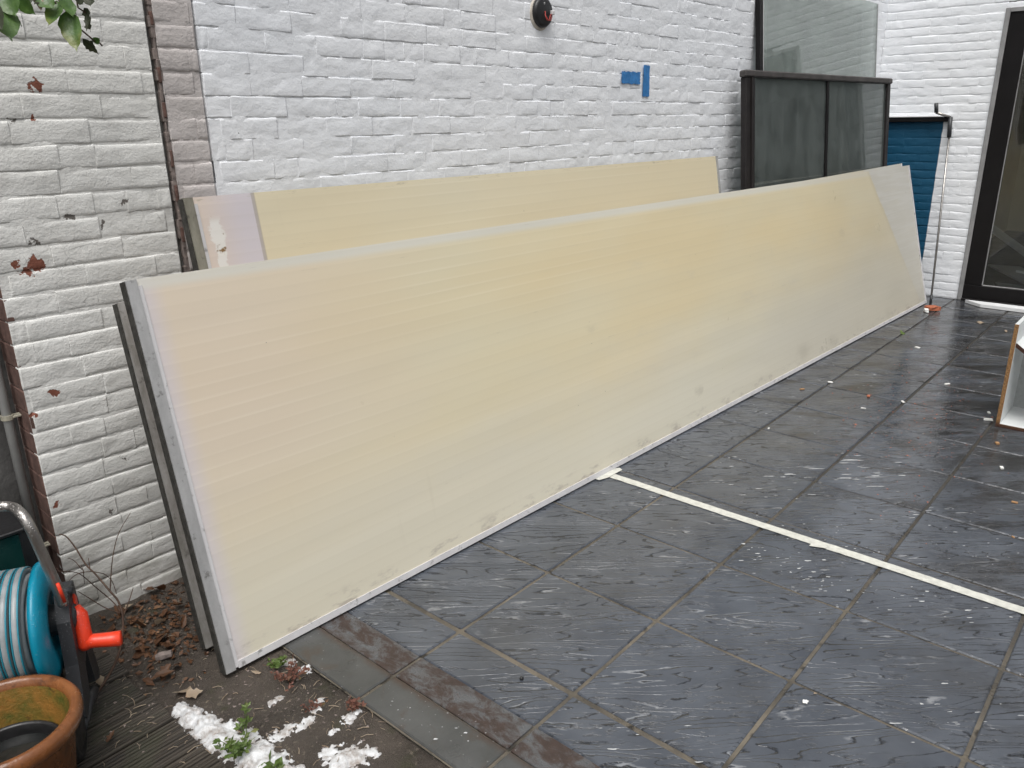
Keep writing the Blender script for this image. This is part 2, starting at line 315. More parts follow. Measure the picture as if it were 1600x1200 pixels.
RUBBER = plain('grimy_black_rubber', (0.035, 0.033, 0.028), 0.8, 0.6, 40, bump=0.8, bscale=60)
BROWN = plain('dark_brown_aluminium', (0.018, 0.0155, 0.0155), 0.5, 0.3, 8, bump=0.1, spec=0.3)
BROWN_TOP = plain('dusty_brown_aluminium', (0.048, 0.043, 0.041), 0.6, 0.4, 14, bump=0.4)
BLACKF = plain('matt_black_frame', (0.008, 0.0072, 0.0076), 0.5, 0.2, 6, bump=0.05, spec=0.2)
SEAL = plain('grey_sealant', (0.26, 0.26, 0.26), 0.7, 0.2, 9)
def mat_glass(name, tint, dirt, rough=0.0, opacity=0.0, spec=1.0):
    M = Mat(name); p = M.obj()
    tr = nd(M.nt, 'ShaderNodeBsdfTransparent', {'Color': c4(tint)})
    gl = nd(M.nt, 'ShaderNodeBsdfGlossy', {'Color': (1, 1, 1, 1), 'Roughness': rough})
    fr = nd(M.nt, 'ShaderNodeFresnel', {'IOR': 1.52})
    a = nd(M.nt, 'ShaderNodeMixShader', {0: M.math('MULTIPLY', fr.outputs[0], spec, clamp=True), 1: tr.outputs[0], 2: gl.outputs[0]})
    df = nd(M.nt, 'ShaderNodeBsdfDiffuse', {'Color': c4(dirt)})
    streak = M.math('MULTIPLY', M.step(M.noise(M.map(p, (7, 1, 1.1), rot=(0, 0.5, 0)), 1.4, 5, 0.6, 0.5), 0.60, 0.72), 0.07)
    dd = M.math('ADD', M.math('MULTIPLY', M.ramp(M.noise(M.map(p, (3, 1, 2)), 2.0, 6, 0.65), [(0.35, 0.5), (0.7, 1.2)]), opacity), streak)
    b = nd(M.nt, 'ShaderNodeMixShader', {0: dd, 1: a.outputs[0], 2: df.outputs[0]})
    M.nt.links.new(b.outputs[0], M.out.inputs['Surface']); return M.m
GLASS = mat_glass('clear_dusty_glass', (0.965, 0.985, 0.975), (0.62, 0.70, 0.665), 0.0, 0.22, 0.9)
GLASS_T = mat_glass('grey_tinted_glass', (0.68, 0.72, 0.715), (0.24, 0.27, 0.262), 0.03, 0.32, 0.9)
GLASS_D = mat_glass('door_glass', (0.93, 0.95, 0.94), (0.3, 0.3, 0.28), 0.0, 0.03, 1.0)
def mat_chip():
    M = Mat('raw_chipboard_edge'); p = M.obj()
    c = M.ramp(M.noise(p, 130, 3, 0.7), [(0.3, (0.07, 0.032, 0.013)), (0.5, (0.26, 0.135, 0.05)), (0.7, (0.42, 0.25, 0.11))])
    x, y, z = M.xyz(p)
    c = M.mix(M.step(z, 0.05, 0.0), c, (0.05, 0.016, 0.008))
    return M.set(color=c, rough=0.7, normal=M.bump(M.noise(p, 160, 3), 0.7, 0.004))
CHIP = mat_chip()
MELA = plain('white_melamine', (0.62, 0.64, 0.64), 0.4, 0.08, 9, bump=0.1)
GREYB = plain('speckled_grey_back_board', (0.40, 0.415, 0.41), 0.6, 0.12, 60, bump=0.2)
def mat_terra():
    M = Mat('stained_terracotta'); p = M.obj()
    c = M.mix(M.ramp(M.noise(p, 9, 6, 0.65), [(0.3, 0.0), (0.7, 1.0)]), (0.12, 0.042, 0.014), (0.26, 0.10, 0.034))
    c = M.mix(M.math('MULTIPLY', M.step(M.noise(p, 22, 6, 0.7), 0.53, 0.66), 0.75), c, (0.07, 0.03, 0.015))
    c = M.mix(M.math('MULTIPLY', M.step(M.noise(p, 6, 4), 0.56, 0.7), 0.3), c, (0.40, 0.25, 0.15))
    return M.set(color=c, rough=M.ramp(M.noise(p, 12, 4), [(0.3, 0.16), (0.7, 0.40)]), normal=M.bump(M.noise(p, 60, 5, 0.7), 0.4, 0.004))
TERRA = mat_terra()
def mat_moss():
    M = Mat('mossy_pot_lining'); p = M.obj()
    c = M.mix(M.ramp(M.noise(p, 11, 6, 0.7), [(0.38, 0.0), (0.6, 1.0)]), (0.26, 0.125, 0.025), (0.075, 0.085, 0.014))
    c = M.mix(M.step(M.noise(p, 24, 5, 0.7), 0.60, 0.68), c, (0.035, 0.02, 0.01))
    return M.set(color=c, rough=0.45, normal=M.bump(M.noise(p, 70, 5, 0.7), 0.7, 0.005))
MOSS = mat_moss()
WATER = plain('dark_rain_water', (0.012, 0.013, 0.013), 0.04, 0.2, 5, bump=0.02, bscale=9)
def mat_drops(name, colr, rough=0.35):
    M = Mat(name); p = M.obj()
    d = M.ramp(M.voro(p, 150), [(0.16, 1.0), (0.26, 0.0)])
    d = M.math('MULTIPLY', d, M.step(M.noise(p, 40, 2), 0.45, 0.55))
    c = M.mix(M.ramp(M.noise(p, 14, 4), [(0.3, 0.0), (0.7, 1.0)]), tuple(0.85*k for k in colr), colr)
    c = M.mix(M.math('MULTIPLY', d, 0.35), c, tuple(min(1, 0.25+k) for k in colr))
    return M.set(color=c, rough=M.ramp(d, [(0, rough), (1, 0.05)]), normal=M.bump(M.math('ADD', d, M.math('MULTIPLY', M.noise(p, 200, 2), 0.1)), 0.5, 0.003))
TURQ = mat_drops('wet_turquoise_plastic', (0.0, 0.235, 0.36)); ORANGE = mat_drops('wet_orange_plastic', (0.82, 0.055, 0.018)); CHAR = mat_drops('wet_charcoal_plastic', (0.032, 0.034, 0.038), 0.45)
HOSE = plain('grey_garden_hose', (0.27, 0.29, 0.30), 0.4, 0.15, 30, bump=0.2); HOSE_T = plain('turquoise_hose_stripe', (0.02, 0.20, 0.27), 0.4, 0.1, 30)
BLACKP = plain('black_plastic', (0.012, 0.012, 0.013), 0.4, 0.3, 20, bump=0.15)
def mat_chrome():
    M = Mat('wet_steel_tube'); p = M.obj()
    d = M.ramp(M.voro(p, 170), [(0.2, 1.0), (0.35, 0.0)])
    return M.set(color=M.mix(M.noise(p, 20, 4), (0.28, 0.265, 0.25), (0.5, 0.48, 0.46)), metal=0.9, rough=0.32, normal=M.bump(d, 0.5, 0.003))
STEEL = mat_chrome()
PVC = plain('grey_plastic_pipe', (0.30, 0.30, 0.29), 0.5, 0.12, 12); CLIP = plain('cream_plastic_clip', (0.36, 0.34, 0.27), 0.6, 0.2, 40)
GREEN = plain('dark_green_painted_metal', (0.004, 0.03, 0.026), 0.3, 0.2, 6)
def mat_leaf(name, a, b, c_, rough=0.4):
    M = Mat(name); p = M.obj(); r = M.rnd()
    c = M.mix(M.ramp(M.noise(p, 22, 5), [(0.3, 0.0), (0.7, 1.0)]), a, b)
    c = M.mix(M.step(M.math('ADD', M.noise(p, 9, 4), M.math('MULTIPLY', r, 0.25)), 0.66, 0.8), c, c_)
    M.set(color=c, rough=rough, normal=M.bump(M.noise(p, 60, 4), 0.4, 0.004))
    tr = nd(M.nt, 'ShaderNodeBsdfTranslucent', {'Color': c}); ms = nd(M.nt, 'ShaderNodeMixShader', {0: 0.25, 1: M.b.outputs[0], 2: tr.outputs[0]})
    M.nt.links.new(ms.outputs[0], M.out.inputs['Surface']); return M.m
LEAF = mat_leaf('creeper_leaf_green', (0.04, 0.095, 0.024), (0.10, 0.18, 0.04), (0.17, 0.20, 0.04), 0.35)
LEAF_D = mat_leaf('withered_creeper_leaf', (0.02, 0.03, 0.012), (0.05, 0.055, 0.025), (0.09, 0.07, 0.03), 0.6)
WEED = mat_leaf('weed_green', (0.07, 0.12, 0.025), (0.14, 0.20, 0.05), (0.2, 0.2, 0.07), 0.5)
WEED_R = mat_leaf('reddish_weed', (0.13, 0.05, 0.035), (0.22, 0.10, 0.07), (0.12, 0.13, 0.04), 0.6)
DRY = mat_leaf('dry_leaf_brown', (0.06, 0.028, 0.014), (0.17, 0.08, 0.038), (0.30, 0.17, 0.09), 0.55)
DRY_P = mat_leaf('pale_dry_leaf', (0.30, 0.22, 0.15), (0.45, 0.38, 0.29), (0.5, 0.3, 0.15), 0.6)
TWIG = plain('reddish_brown_twig', (0.075, 0.042, 0.028), 0.7, 0.4, 40, bump=0.4)
def mat_foam():
    M = Mat('white_soap_foam'); p = M.pos()
    b = M.voro(p, 75); b2 = M.voro(p, 210)
    c = M.mix(M.ramp(M.noise(p, 26, 5, 0.7), [(0.45, 0.0), (0.70, 1.0)]), (0.58, 0.59, 0.60), (0.24, 0.20, 0.17))
    c = M.mix(M.ramp(b, [(0.0, 0.15), (0.25, 0.0)]), c, (0.42, 0.40, 0.38))
    return M.set(color=c, rough=0.35, spec=0.4, sss=0.0, normal=M.bump(add_height(M, [(b, 0.6), (b2, 0.35), (M.noise(p, 40, 3), 1.0)]), 0.4, 0.006))
FOAM = mat_foam()
FLECK = plain('dried_white_splash', (0.42, 0.43, 0.435), 0.35, 0.3, 60, bump=0.3, local=False)
PAPER = plain('white_masking_tape', (0.56, 0.56, 0.51), 0.6, 0.14, 45, bump=0.9, bscale=140, local=False)
BTAPE = plain('blue_masking_tape', (0.035, 0.19, 0.47), 0.6, 0.18, 40, bump=0.6, bscale=60, local=False)
WCHIP = plain('white_plaster_chip', (0.72, 0.72, 0.70), 0.6, 0.1, 60); OCHIP = plain('orange_brick_chip', (0.36, 0.11, 0.055), 0.8, 0.3, 50, bump=0.6); TCHIP = plain('tan_leaf_bit', (0.36, 0.20, 0.09), 0.7, 0.3, 50)
WBOARD = plain('white_board', (0.74, 0.75, 0.76), 0.4, 0.05, 8)
ROOMW = plain('room_beige_plaster', (0.75, 0.68, 0.52), 0.9, 0.1, 2); ROOMF = plain('room_grey_floor', (0.16, 0.155, 0.14), 0.6, 0.2, 4)
WIRE = plain('red_wire', (0.45, 0.06, 0.05), 0.5, 0.1); WIRE_W = plain('white_terminal', (0.6, 0.58, 0.58), 0.5, 0.1)
PLUG = plain('pale_mortar_smear', (0.52, 0.48, 0.42), 0.8, 0.2, 40, local=False)

# ------------------------------------------------------------------ object helpers
class MB:
    def __init__(s): s.v = []; s.f = []
    def add(s, v, f):
        o = len(s.v); s.v += [tuple(a) for a in v]; s.f += [tuple(i+o for i in q) for q in f]; return s
    def box(s, a, b, bev=0.0):
        x0, y0, z0 = a; x1, y1, z1 = b
        if bev <= 0:
            v = [(x0,y0,z0),(x1,y0,z0),(x1,y1,z0),(x0,y1,z0),(x0,y0,z1),(x1,y0,z1),(x1,y1,z1),(x0,y1,z1)]
            return s.add(v, [(3,2,1,0),(4,5,6,7),(0,1,5,4),(1,2,6,5),(2,3,7,6),(3,0,4,7)])
        e = bev; v = []; P = {}
        for i, (x, sx) in enumerate(((x0, 1), (x1, -1))):
            for j, (y, sy) in enumerate(((y0, 1), (y1, -1))):
                for k, (z, sz) in enumerate(((z0, 1), (z1, -1))):
                    P[i,j,k,0] = len(v); v.append((x, y+sy*e, z+sz*e))
                    P[i,j,k,1] = len(v); v.append((x+sx*e, y, z+sz*e))
                    P[i,j,k,2] = len(v); v.append((x+sx*e, y+sy*e, z))
        f = []
        for i in (0, 1):
            q = [P[i,0,0,0], P[i,1,0,0], P[i,1,1,0], P[i,0,1,0]]; f.append(q if i else q[::-1])
            q = [P[0,i,0,1], P[0,i,1,1], P[1,i,1,1], P[1,i,0,1]]; f.append(q if i else q[::-1])
            q = [P[0,0,i,2], P[1,0,i,2], P[1,1,i,2], P[0,1,i,2]]; f.append(q if i else q[::-1])
        for j in (0, 1):
            for k in (0, 1):
                q = [P[0,j,k,1], P[1,j,k,1], P[1,j,k,2], P[0,j,k,2]]; f.append(q if j != k else q[::-1])
                q = [P[j,0,k,0], P[j,1,k,0], P[j,1,k,2], P[j,0,k,2]]; f.append(q if j == k else q[::-1])
                q = [P[j,k,0,0], P[j,k,1,0], P[j,k,1,1], P[j,k,0,1]]; f.append(q if j != k else q[::-1])
        for i in (0, 1):
            for j in (0, 1):
                for k in (0, 1):
                    q = [P[i,j,k,0], P[i,j,k,1], P[i,j,k,2]]; f.append(q if (i+j+k) % 2 else q[::-1])
        return s.add(v, f)
    def tube(s, pts, rad, n=10, cap=True):
        pts = [Vector(p) for p in pts]; rr = rad if isinstance(rad, (list, tuple)) else [rad]*len(pts)
        v = []; f = []; up = None
        for i, p in enumerate(pts):
            t = (pts[min(i+1, len(pts)-1)] - pts[max(i-1, 0)]).normalized()
            if up is None:
                up = t.orthogonal().normalized()
            up = (up - t*up.dot(t)).normalized(); w = t.cross(up)
            for k in range(n):
                a = 2*math.pi*k/n; v.append(p + (up*math.cos(a) + w*math.sin(a))*rr[i])
        for i in range(len(pts)-1):
            for k in range(n):
                f.append((i*n+k, i*n+(k+1) % n, (i+1)*n+(k+1) % n, (i+1)*n+k))
        if cap: f.append(tuple(range(n))[::-1]); f.append(tuple((len(pts)-1)*n+k for k in range(n)))
        return s.add(v, f)
    def lathe(s, prof, n=32, close=False):          # prof: (radius, height), axis z
        v = []; f = []
        for r, h in prof:
            for k in range(n):
                a = 2*math.pi*k/n; v.append((r*math.cos(a), r*math.sin(a), h))
        m_ = len(prof)
        for i in range(m_-1 if not close else m_):
            j = (i+1) % m_
            for k in range(n): f.append((i*n+k, i*n+(k+1) % n, j*n+(k+1) % n, j*n+k))
        return s.add(v, f)
    def mesh(s, name, smooth=False):
        me = bpy.data.meshes.new(name); me.from_pydata([tuple(a) for a in s.v], [], s.f); me.update()
        if smooth: me.polygons.foreach_set('use_smooth', [True]*len(me.polygons))
        return me
def link(name, data, mat=None, parent=None, matrix=None, smooth=False, angle=None):
    if isinstance(data, MB): data = data.mesh(name, smooth)
    o = bpy.data.objects.new(name, data); col.objects.link(o)
    if mat is not None and data is not None:
        if not data.materials: data.materials.append(None)
        o.material_slots[0].link = 'OBJECT'; o.material_slots[0].material = mat
    if parent is not None: o.parent = parent
    if matrix is not None: o.matrix_local = matrix
    return o
def tag(o, label=None, cat=None, group=None, kind=None):
    if label: o['label'] = label
    if cat: o['category'] = cat
    if group: o['group'] = group
    if kind: o['kind'] = kind
    return o
def thing(name, label, cat, matrix=None, group=None):
    o = bpy.data.objects.new(name, None); col.objects.link(o); o.empty_display_size = 0.05
    if matrix is not None: o.matrix_world = matrix
    return tag(o, label, cat, group)
def frame(o, ex, ey, ez):
    m = Matrix.Identity(4)
    for i in range(3): m[i][0] = ex[i]; m[i][1] = ey[i]; m[i][2] = ez[i]; m[i][3] = o[i]
    return m
def T(x, y, z): return Matrix.Translation((x, y, z))

# ------------------------------------------------------------------ ground, patio, tiles
me = MB(); N = 24; S = 60
me.add([(-S+2*S*i/N, -S+2*S*j/N, -0.06) for j in range(N+1) for i in range(N+1)], [(j*(N+1)+i, j*(N+1)+i+1, (j+1)*(N+1)+i+1, (j+1)*(N+1)+i) for j in range(N) for i in range(N)])
tag(link('ground', me, SOIL), kind='structure')

def heightsheet(x0, x1, y0, y1, step, fn):
    nx = max(1, int((x1-x0)/step)); ny = max(1, int((y1-y0)/step)); b = MB()
    b.add([(x0+(x1-x0)*i/nx, y0+(y1-y0)*j/ny, fn(x0+(x1-x0)*i/nx, y0+(y1-y0)*j/ny)) for j in range(ny+1) for i in range(nx+1)],
          [(j*(nx+1)+i, j*(nx+1)+i+1, (j+1)*(nx+1)+i+1, (j+1)*(nx+1)+i) for j in range(ny) for i in range(nx)])
    return b
GX, GY, GP = 1.4936, 1.0937, 0.4500
GPX = 0.44924; GPY = 0.45153
patio = tag(link('patio', heightsheet(1.075, 7.73, -3.2, 2.44, 0.05, lambda x, y: -0.0060 + 0.0012*mn.noise((x*9, y*9, 0))), GROUT), kind='structure')
patio.data.polygons.foreach_set('use_smooth', [True]*len(patio.data.polygons))
def tile_mesh(w, h, t=0.02, e=0.0045):
    b = MB(); r = random.Random(int(w*1000+h*10))
    b.box((-w/2, -h/2, -t), (w/2, h/2, 0), e); return b.mesh('tile')
J = 0.0115
full = tile_mesh(GPX-J, GPY-J)
def put_tile(mesh, x, y, mat, name='tile', tilt=0.0014):
    o = link(name, mesh, mat, patio)
    o.location = (x, y, random.uniform(-0.0006, 0.0008)); o.rotation_euler = (random.gauss(0, tilt), random.gauss(0, tilt), random.gauss(0, 0.0012)); return o
for i in range(0, 14):
    for j in range(-9, 3):
        x = GX + GPX*(i+0.5); y = GY + GPY*(j+0.5)
        x1 = GX + GPX*(i+1)
        if x1 > 7.73:
            w = 7.725 - (GX+GPX*i) - J
            if w < 0.03: continue
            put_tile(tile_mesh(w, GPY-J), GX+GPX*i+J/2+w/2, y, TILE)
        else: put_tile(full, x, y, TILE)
    w = 2.435 - (GY+GPY*3) - J
    # last strip against the brick wall is narrower than a joint: left as grout
cutm = tile_mesh(GX-1.322-J, GPY-J); bandm = tile_mesh(0.106, GPY-J, e=0.002); slabm = tile_mesh(0.13, GPY-J, e=0.004)
for j in range(-9, 3):
    y = GY + GPY*(j+0.5)
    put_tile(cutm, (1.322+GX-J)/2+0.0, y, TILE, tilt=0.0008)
    put_tile(bandm, 1.266, y, BAND, 'tile_strip', 0.0008)
    put_tile(slabm, 1.145, y, SLAB, 'border_slab', 0.0008)

# dirt strip between deck and slabs
def soil_h(x, y):
    h = -0.012 + 0.010*mn.noise((x*7, y*7, 3)) + 0.006*mn.noise((x*25, y*25, 9)) + 0.003*mn.noise((x*70, y*70, 2))
    if x > 1.0: h -= (x-1.0)*0.03
    if y > 2.2: h += min(0.05, (y-2.2)*0.12)
    if x < 0.74 and y < 2.3: h -= (0.74-x)*0.2
    return h
soil = tag(link('soil', heightsheet(-1.2, 1.085, -1.5, 2.62, 0.02, lambda x, y: soil_h(x, y) if (x > 0.62 or y > 2.2) else -0.055), SOIL), kind='structure')
soil.data.polygons.foreach_set('use_smooth', [True]*len(soil.data.polygons))

# ------------------------------------------------------------------ timber deck: ribbed boards running along x, ends at x = 0.70
deck = thing('timber_deck', 'dark wet ribbed timber deck under the pot and hose reel', 'deck', T(0.70, 2.3, 0))
def board_mesh(L, w):
    nr = 11; prof = [(0, -0.022)]
    for k in range(nr):
        y0 = w*k/nr; d = w/nr
        prof += [(y0+d*0.12, 0.0), (y0+d*0.62, 0.0), (y0+d*0.74, -0.0035), (y0+d*0.98, -0.0035)]
    prof += [(w, -0.001), (w, -0.022)]
    nseg = 8; b = MB(); v = []; f = []; r = random.Random(L)
    for s_ in range(nseg+1):
        for (y, z) in prof: v.append((-L*s_/nseg, -y, z))
    m_ = len(prof)
    for s_ in range(nseg):
        for k in range(m_-1): f.append((s_*m_+k, s_*m_+k+1, (s_+1)*m_+k+1, (s_+1)*m_+k))
    f.append(tuple(range(m_))[::-1]); return b.add(v, f).mesh('deck_board')
bm = board_mesh(2.6, 0.138)
for k in range(13):
    o = link('deck_board', bm, DECK, deck); o.location = (random.uniform(-0.012, 0.006), -0.145*k, random.uniform(-0.001, 0.003)); o.rotation_euler = (0, 0, random.gauss(0, 0.002))

# ------------------------------------------------------------------ brick walls
CH = 0.0683
def brick_variant(seed, ln=0.208, h=0.0668, heads=(0.0, 0.0016), beds=(0.002, 0.0062)):
    r = random.Random(seed); b = MB(); v = []
    xs = [0, 0.0035] + [0.016 + (ln-0.032)*k/8 for k in range(9)] + [ln-0.0035, ln]; zs = [0, 0.0045, 0.013, h/2, h-0.013, h-0.0045, h]
    nx, nz = len(xs)-1, len(zs)-1
    es = [r.uniform(*heads), r.uniform(*heads)]; bed = [r.uniform(*beds), r.uniform(*beds)]
    for j, zz in enumerate(zs):
        for i, xx in enumerate(xs):
            x = xx-ln/2; z = zz-h/2
            y = 0.0022*mn.noise((x*11+seed, z*18, seed*1.7)) + 0.0012*mn.noise((x*45+seed, z*50, seed))
            if j in (0, nz): y += bed[0 if j == 0 else 1]*(0.75+0.8*mn.noise((x*12+seed*5, seed, j*9))); z += 0.0026*mn.noise((x*16+seed*3, j*7, 1.0))
            elif j in (1, nz-1): y += 0.0007; z += 0.0022*mn.noise((x*16+seed*3, (0 if j == 1 else nz)*7, 1.0))
            if i in (0, nx): y += es[0 if i == 0 else 1]; x += 0.002*mn.noise((seed, z*40, i))
            v.append((x, y, z))
    f = [(j*(nx+1)+i, j*(nx+1)+i+1, (j+1)*(nx+1)+i+1, (j+1)*(nx+1)+i) for j in range(nz) for i in range(nx)]
    ring = [i for i in range(nx+1)] + [j*(nx+1)+nx for j in range(1, nz+1)] + [nz*(nx+1)+i for i in range(nx-1, -1, -1)] + [j*(nx+1) for j in range(nz-1, 0, -1)]
    o = len(v); v += [(v[k][0], 0.03, v[k][2]) for k in ring]; n = len(ring)
    for k in range(n): f.append((ring[(k+1) % n], ring[k], o+k, o+(k+1) % n))
    return b.add(v, f).mesh('brick', True)
def bulge(u, z, seed): return 0.006*mn.noise((u*1.3+seed, z*1.6, 4.0)) + 0.0025*mn.noise((u*4.5+seed, z*6, 7.0))
VARS = [brick_variant(s, heads=(-0.0006, 0.0004), beds=(0.0002, 0.0036)) for s in range(1, 13)]
VARS_OLD = [brick_variant(s, h=0.0655, heads=(-0.0006, 0.0006), beds=(0.0018, 0.0065)) for s in range(31, 43)]
VARS_FAR = [brick_variant(s, h=0.0662, heads=(-0.0005, 0.0004), beds=(0.0022, 0.0042)) for s in range(61, 73)]
def wall(t, u0, u1, z0, z1, bmat, mmat, seed, cuts=(), maxparts=300, near=None, lens=(0.208, 0.208, 0.208, 0.1), zoff=0.0, wav=0.0022, variants=None, bul=1.0, deep=0.0024):
    V_ = variants or VARS
    r = random.Random(seed); M4 = t.matrix_world.copy(); spec = []
    nrow = int((z1-z0)/CH)
    for k in range(nrow):
        zc = z0 + (k+0.5)*CH + zoff
        u = u0 - r.uniform(0, 0.2)
        if k % 2: u -= 0.105
        while u < u1:
            L = r.choice(lens)*r.uniform(0.97, 1.03); a, b = max(u, u0), min(u+L, u1); u += L - 0.0008
            if b-a < 0.03: continue
            segs = [(a, b)]
            for (ca, cb, cza, czb) in cuts:
                if zc > cza and zc < czb:
                    ns = []
                    for (p, q) in segs:
                        if q <= ca or p >= cb: ns.append((p, q)); continue
                        if p < ca-0.02: ns.append((p, ca))
                        if q > cb+0.02: ns.append((cb, q))
                    segs = ns
            for (p, q) in segs:
                uc = (p+q)/2
                loc = (uc, r.uniform(-0.0006, 0.0005) + bul*bulge(uc, zc, seed), zc + wav*mn.noise((uc*1.1, zc*0.7, seed)) + r.uniform(-0.0012, 0.0012))
                rot = (r.gauss(0, 0.014), r.gauss(0, 0.003), r.gauss(0, 0.0028)); spec.append((loc, rot, (q-p)/0.208, r.randrange(12)))
    def score(s):
        w = M4 @ Vector(s[0]); return near(w) if near else 1/depth(w)
    spec.sort(key=score, reverse=True)
    rest = MB()
    for i, (loc, rot, sx, k) in enumerate(spec):
        from mathutils import Euler
        mat4 = Matrix.LocRotScale(Vector(loc), Euler(rot), Vector((sx, 1, 1)))
        if i < maxparts:
            o = link('brick', V_[k], bmat, t); o.location = loc; o.rotation_euler = rot; o.scale = (sx, 1, 1)
        else:
            rest.add([mat4 @ q.co for q in V_[k].vertices], [tuple(p.vertices) for p in V_[k].polygons])
    if rest.v: tag(link('brick_courses', rest, bmat, t, smooth=True), kind='stuff')
    # mortar / paint skin behind the bricks
    st = 0.022; b = MB(); nu = int((u1-u0)/st); nz = int((z1-z0)/0.0171); idx = {}
    def vid(i, j):
        if (i, j) not in idx:
            u = u0+(u1-u0)*i/nu; z = z0+(z1-z0)*j/nz; idx[i, j] = len(b.v)
            b.v.append((u, deep + bul*bulge(u, z, seed) + 0.0026*mn.noise((u*6+seed, z*9, 2)) + 0.0012*mn.noise((u*30+seed, z*30, 5)), z))
        return idx[i, j]
    for i in range(nu):
        for j in range(nz):
            uc = u0+(u1-u0)*(i+.5)/nu; zc = z0+(z1-z0)*(j+.5)/nz
            if any(ca < uc < cb and cza < zc < czb for (ca, cb, cza, czb) in cuts): continue
            b.f.append((vid(i, j), vid(i+1, j), vid(i+1, j+1), vid(i, j+1)))
    link('mortar', b, mmat, t, smooth=True)
WY = lambda x: 2.5 - 0.07*(x-1)/6.75
_u = Vector((6.75, -0.07, 0)).normalized(); _v = Vector((0, 0, 1)).cross(_u)
def wframe(x): return frame((x, WY(x), 0), _u, _v, (0, 0, 1))
ZT = 3.0
t = thing('brick_wall', 'old cream painted brick wall with flaking paint, beside the hose reel', 'wall', wframe(0.69))
wall(t, 0.0, 0.522, 0.0, ZT, OLD, OLD, 11, lens=(0.208, 0.208, 0.1), zoff=0.0, variants=VARS_OLD)
b = MB(); b.box((0.004, 0.03, -0.05), (0.69, 0.6, ZT)); link('wall_core', b, OLD, t)
# raw brick end of that wall (return face)
for k in range(int(ZT/CH)):
    b2 = MB(); w = 0.118 if k % 2 else 0.118
    o = link('end_brick', MB().box((-0.002, 0.004, -0.033), (0.02, 0.118, 0.033), 0.003), RAW, t)
    o.location = (random.uniform(-0.002, 0.002), random.uniform(-0.002, 0.002), CH*(k+0.5)); o.rotation_euler = (0, random.gauss(0, 0.006), random.gauss(0, 0.008))
b = MB(); b.box((0.0025, 0.008, -0.02), (0.03, 0.2, ZT)); link('end_joint', b, CRACK, t)

t = thing('brick_pier', 'narrow faded pinkish brick strip between cream and white walls', 'wall', wframe(1.222))
wall(t, 0.018, 0.142, 0.0, ZT, STRIP, STRIP, 23, lens=(0.126,), wav=0.001, variants=VARS_OLD)
b = MB(); n = int(ZT/0.03); rr = random.Random(4)
for k in range(n):      # ragged raw joint down the left side of the strip
    z = k*0.03; wl = rr.uniform(0.008, 0.014); b.box((0.004+rr.uniform(-.004, .004), -0.001+rr.uniform(0, .004), z), (0.004+wl+rr.uniform(0, .006), 0.02, z+0.032), 0.002)
link('ragged_joint', b, CRACK, t)
b = MB(); b.box((0.0, 0.03, -0.05), (0.150, 0.3, ZT)); link('wall_core', b, STRIP, t)
b = MB()
for k in range(6): z = 1.15+k*0.13+rr.uniform(0, .04); link('bare_brick_sliver', MB().box((0.006, -0.002, z), (0.016, 0.01, z+rr.uniform(.03, .055)), 0.002), RAW, t)

t = thing('brick_wall', 'long white painted brick wall behind the leaning panels', 'wall', wframe(1.372))
def near_main(w):
    # seen above the leaning panels; nearest first
    if w.z < 1.22: return -w.x
    if w.z > 1.62 + 0.42*depth(w)*0.35: return -5-w.x
    return 10-w.x*0.9
wall(t, 0.0, 6.37, 0.0, ZT, WHITE, WHITE, 37, near=near_main, lens=(0.208, 0.208, 0.208, 0.208, 0.1), wav=0.004, bul=0.6, deep=0.0010)
b = MB(); b.box((0.0, 0.03, -0.05), (6.6, 0.3, ZT)); link('wall_core', b, WHITE, t)

FX = 7.735; DY0 = 1.525     # far wall face, left side of door opening
t = thing('brick_wall', 'white painted end wall with blue lower corner and black framed door', 'wall', frame((FX, 2.43, 0), (0, -1, 0), (1, 0, 0), (0, 0, 1)))
DU = 2.43-DY0
wall(t, 0.0, 5.2, 0.0, ZT, WHITE, WHITE, 53, cuts=[(DU, DU+2.75, -1, 2.345)], near=lambda w: w.y*2 - abs(w.z-1.3)*0.2, wav=0.002, lens=(0.208, 0.208, 0.1, 0.208), variants=VARS_FAR, bul=0.4, deep=0.0016)
for a, c_, z0, z1 in ((0.0, DU, -0.05, ZT), (DU+2.75, 5.2, -0.05, ZT), (DU, DU+2.75, 2.345, ZT)):
    b = MB(); b.box((a, 0.028, z0), (c_, 0.28, z1)); link('wall_core', b, WHITE, t)
# black batten with a pale top above the blue field
t = thing('wall_batten', 'thin black batten fixed along the top of the blue wall patch', 'batten', T(FX-0.03, 2.1, 1.5))
link('bar', MB().box((-0.012, -0.31, -0.002), (0.030, 0.315, 0.036), 0.003), BLACKF, t); link('top_strip', MB().box((-0.016, -0.29, 0.0365), (0.028, 0.315, 0.046), 0.002), WBOARD, t)

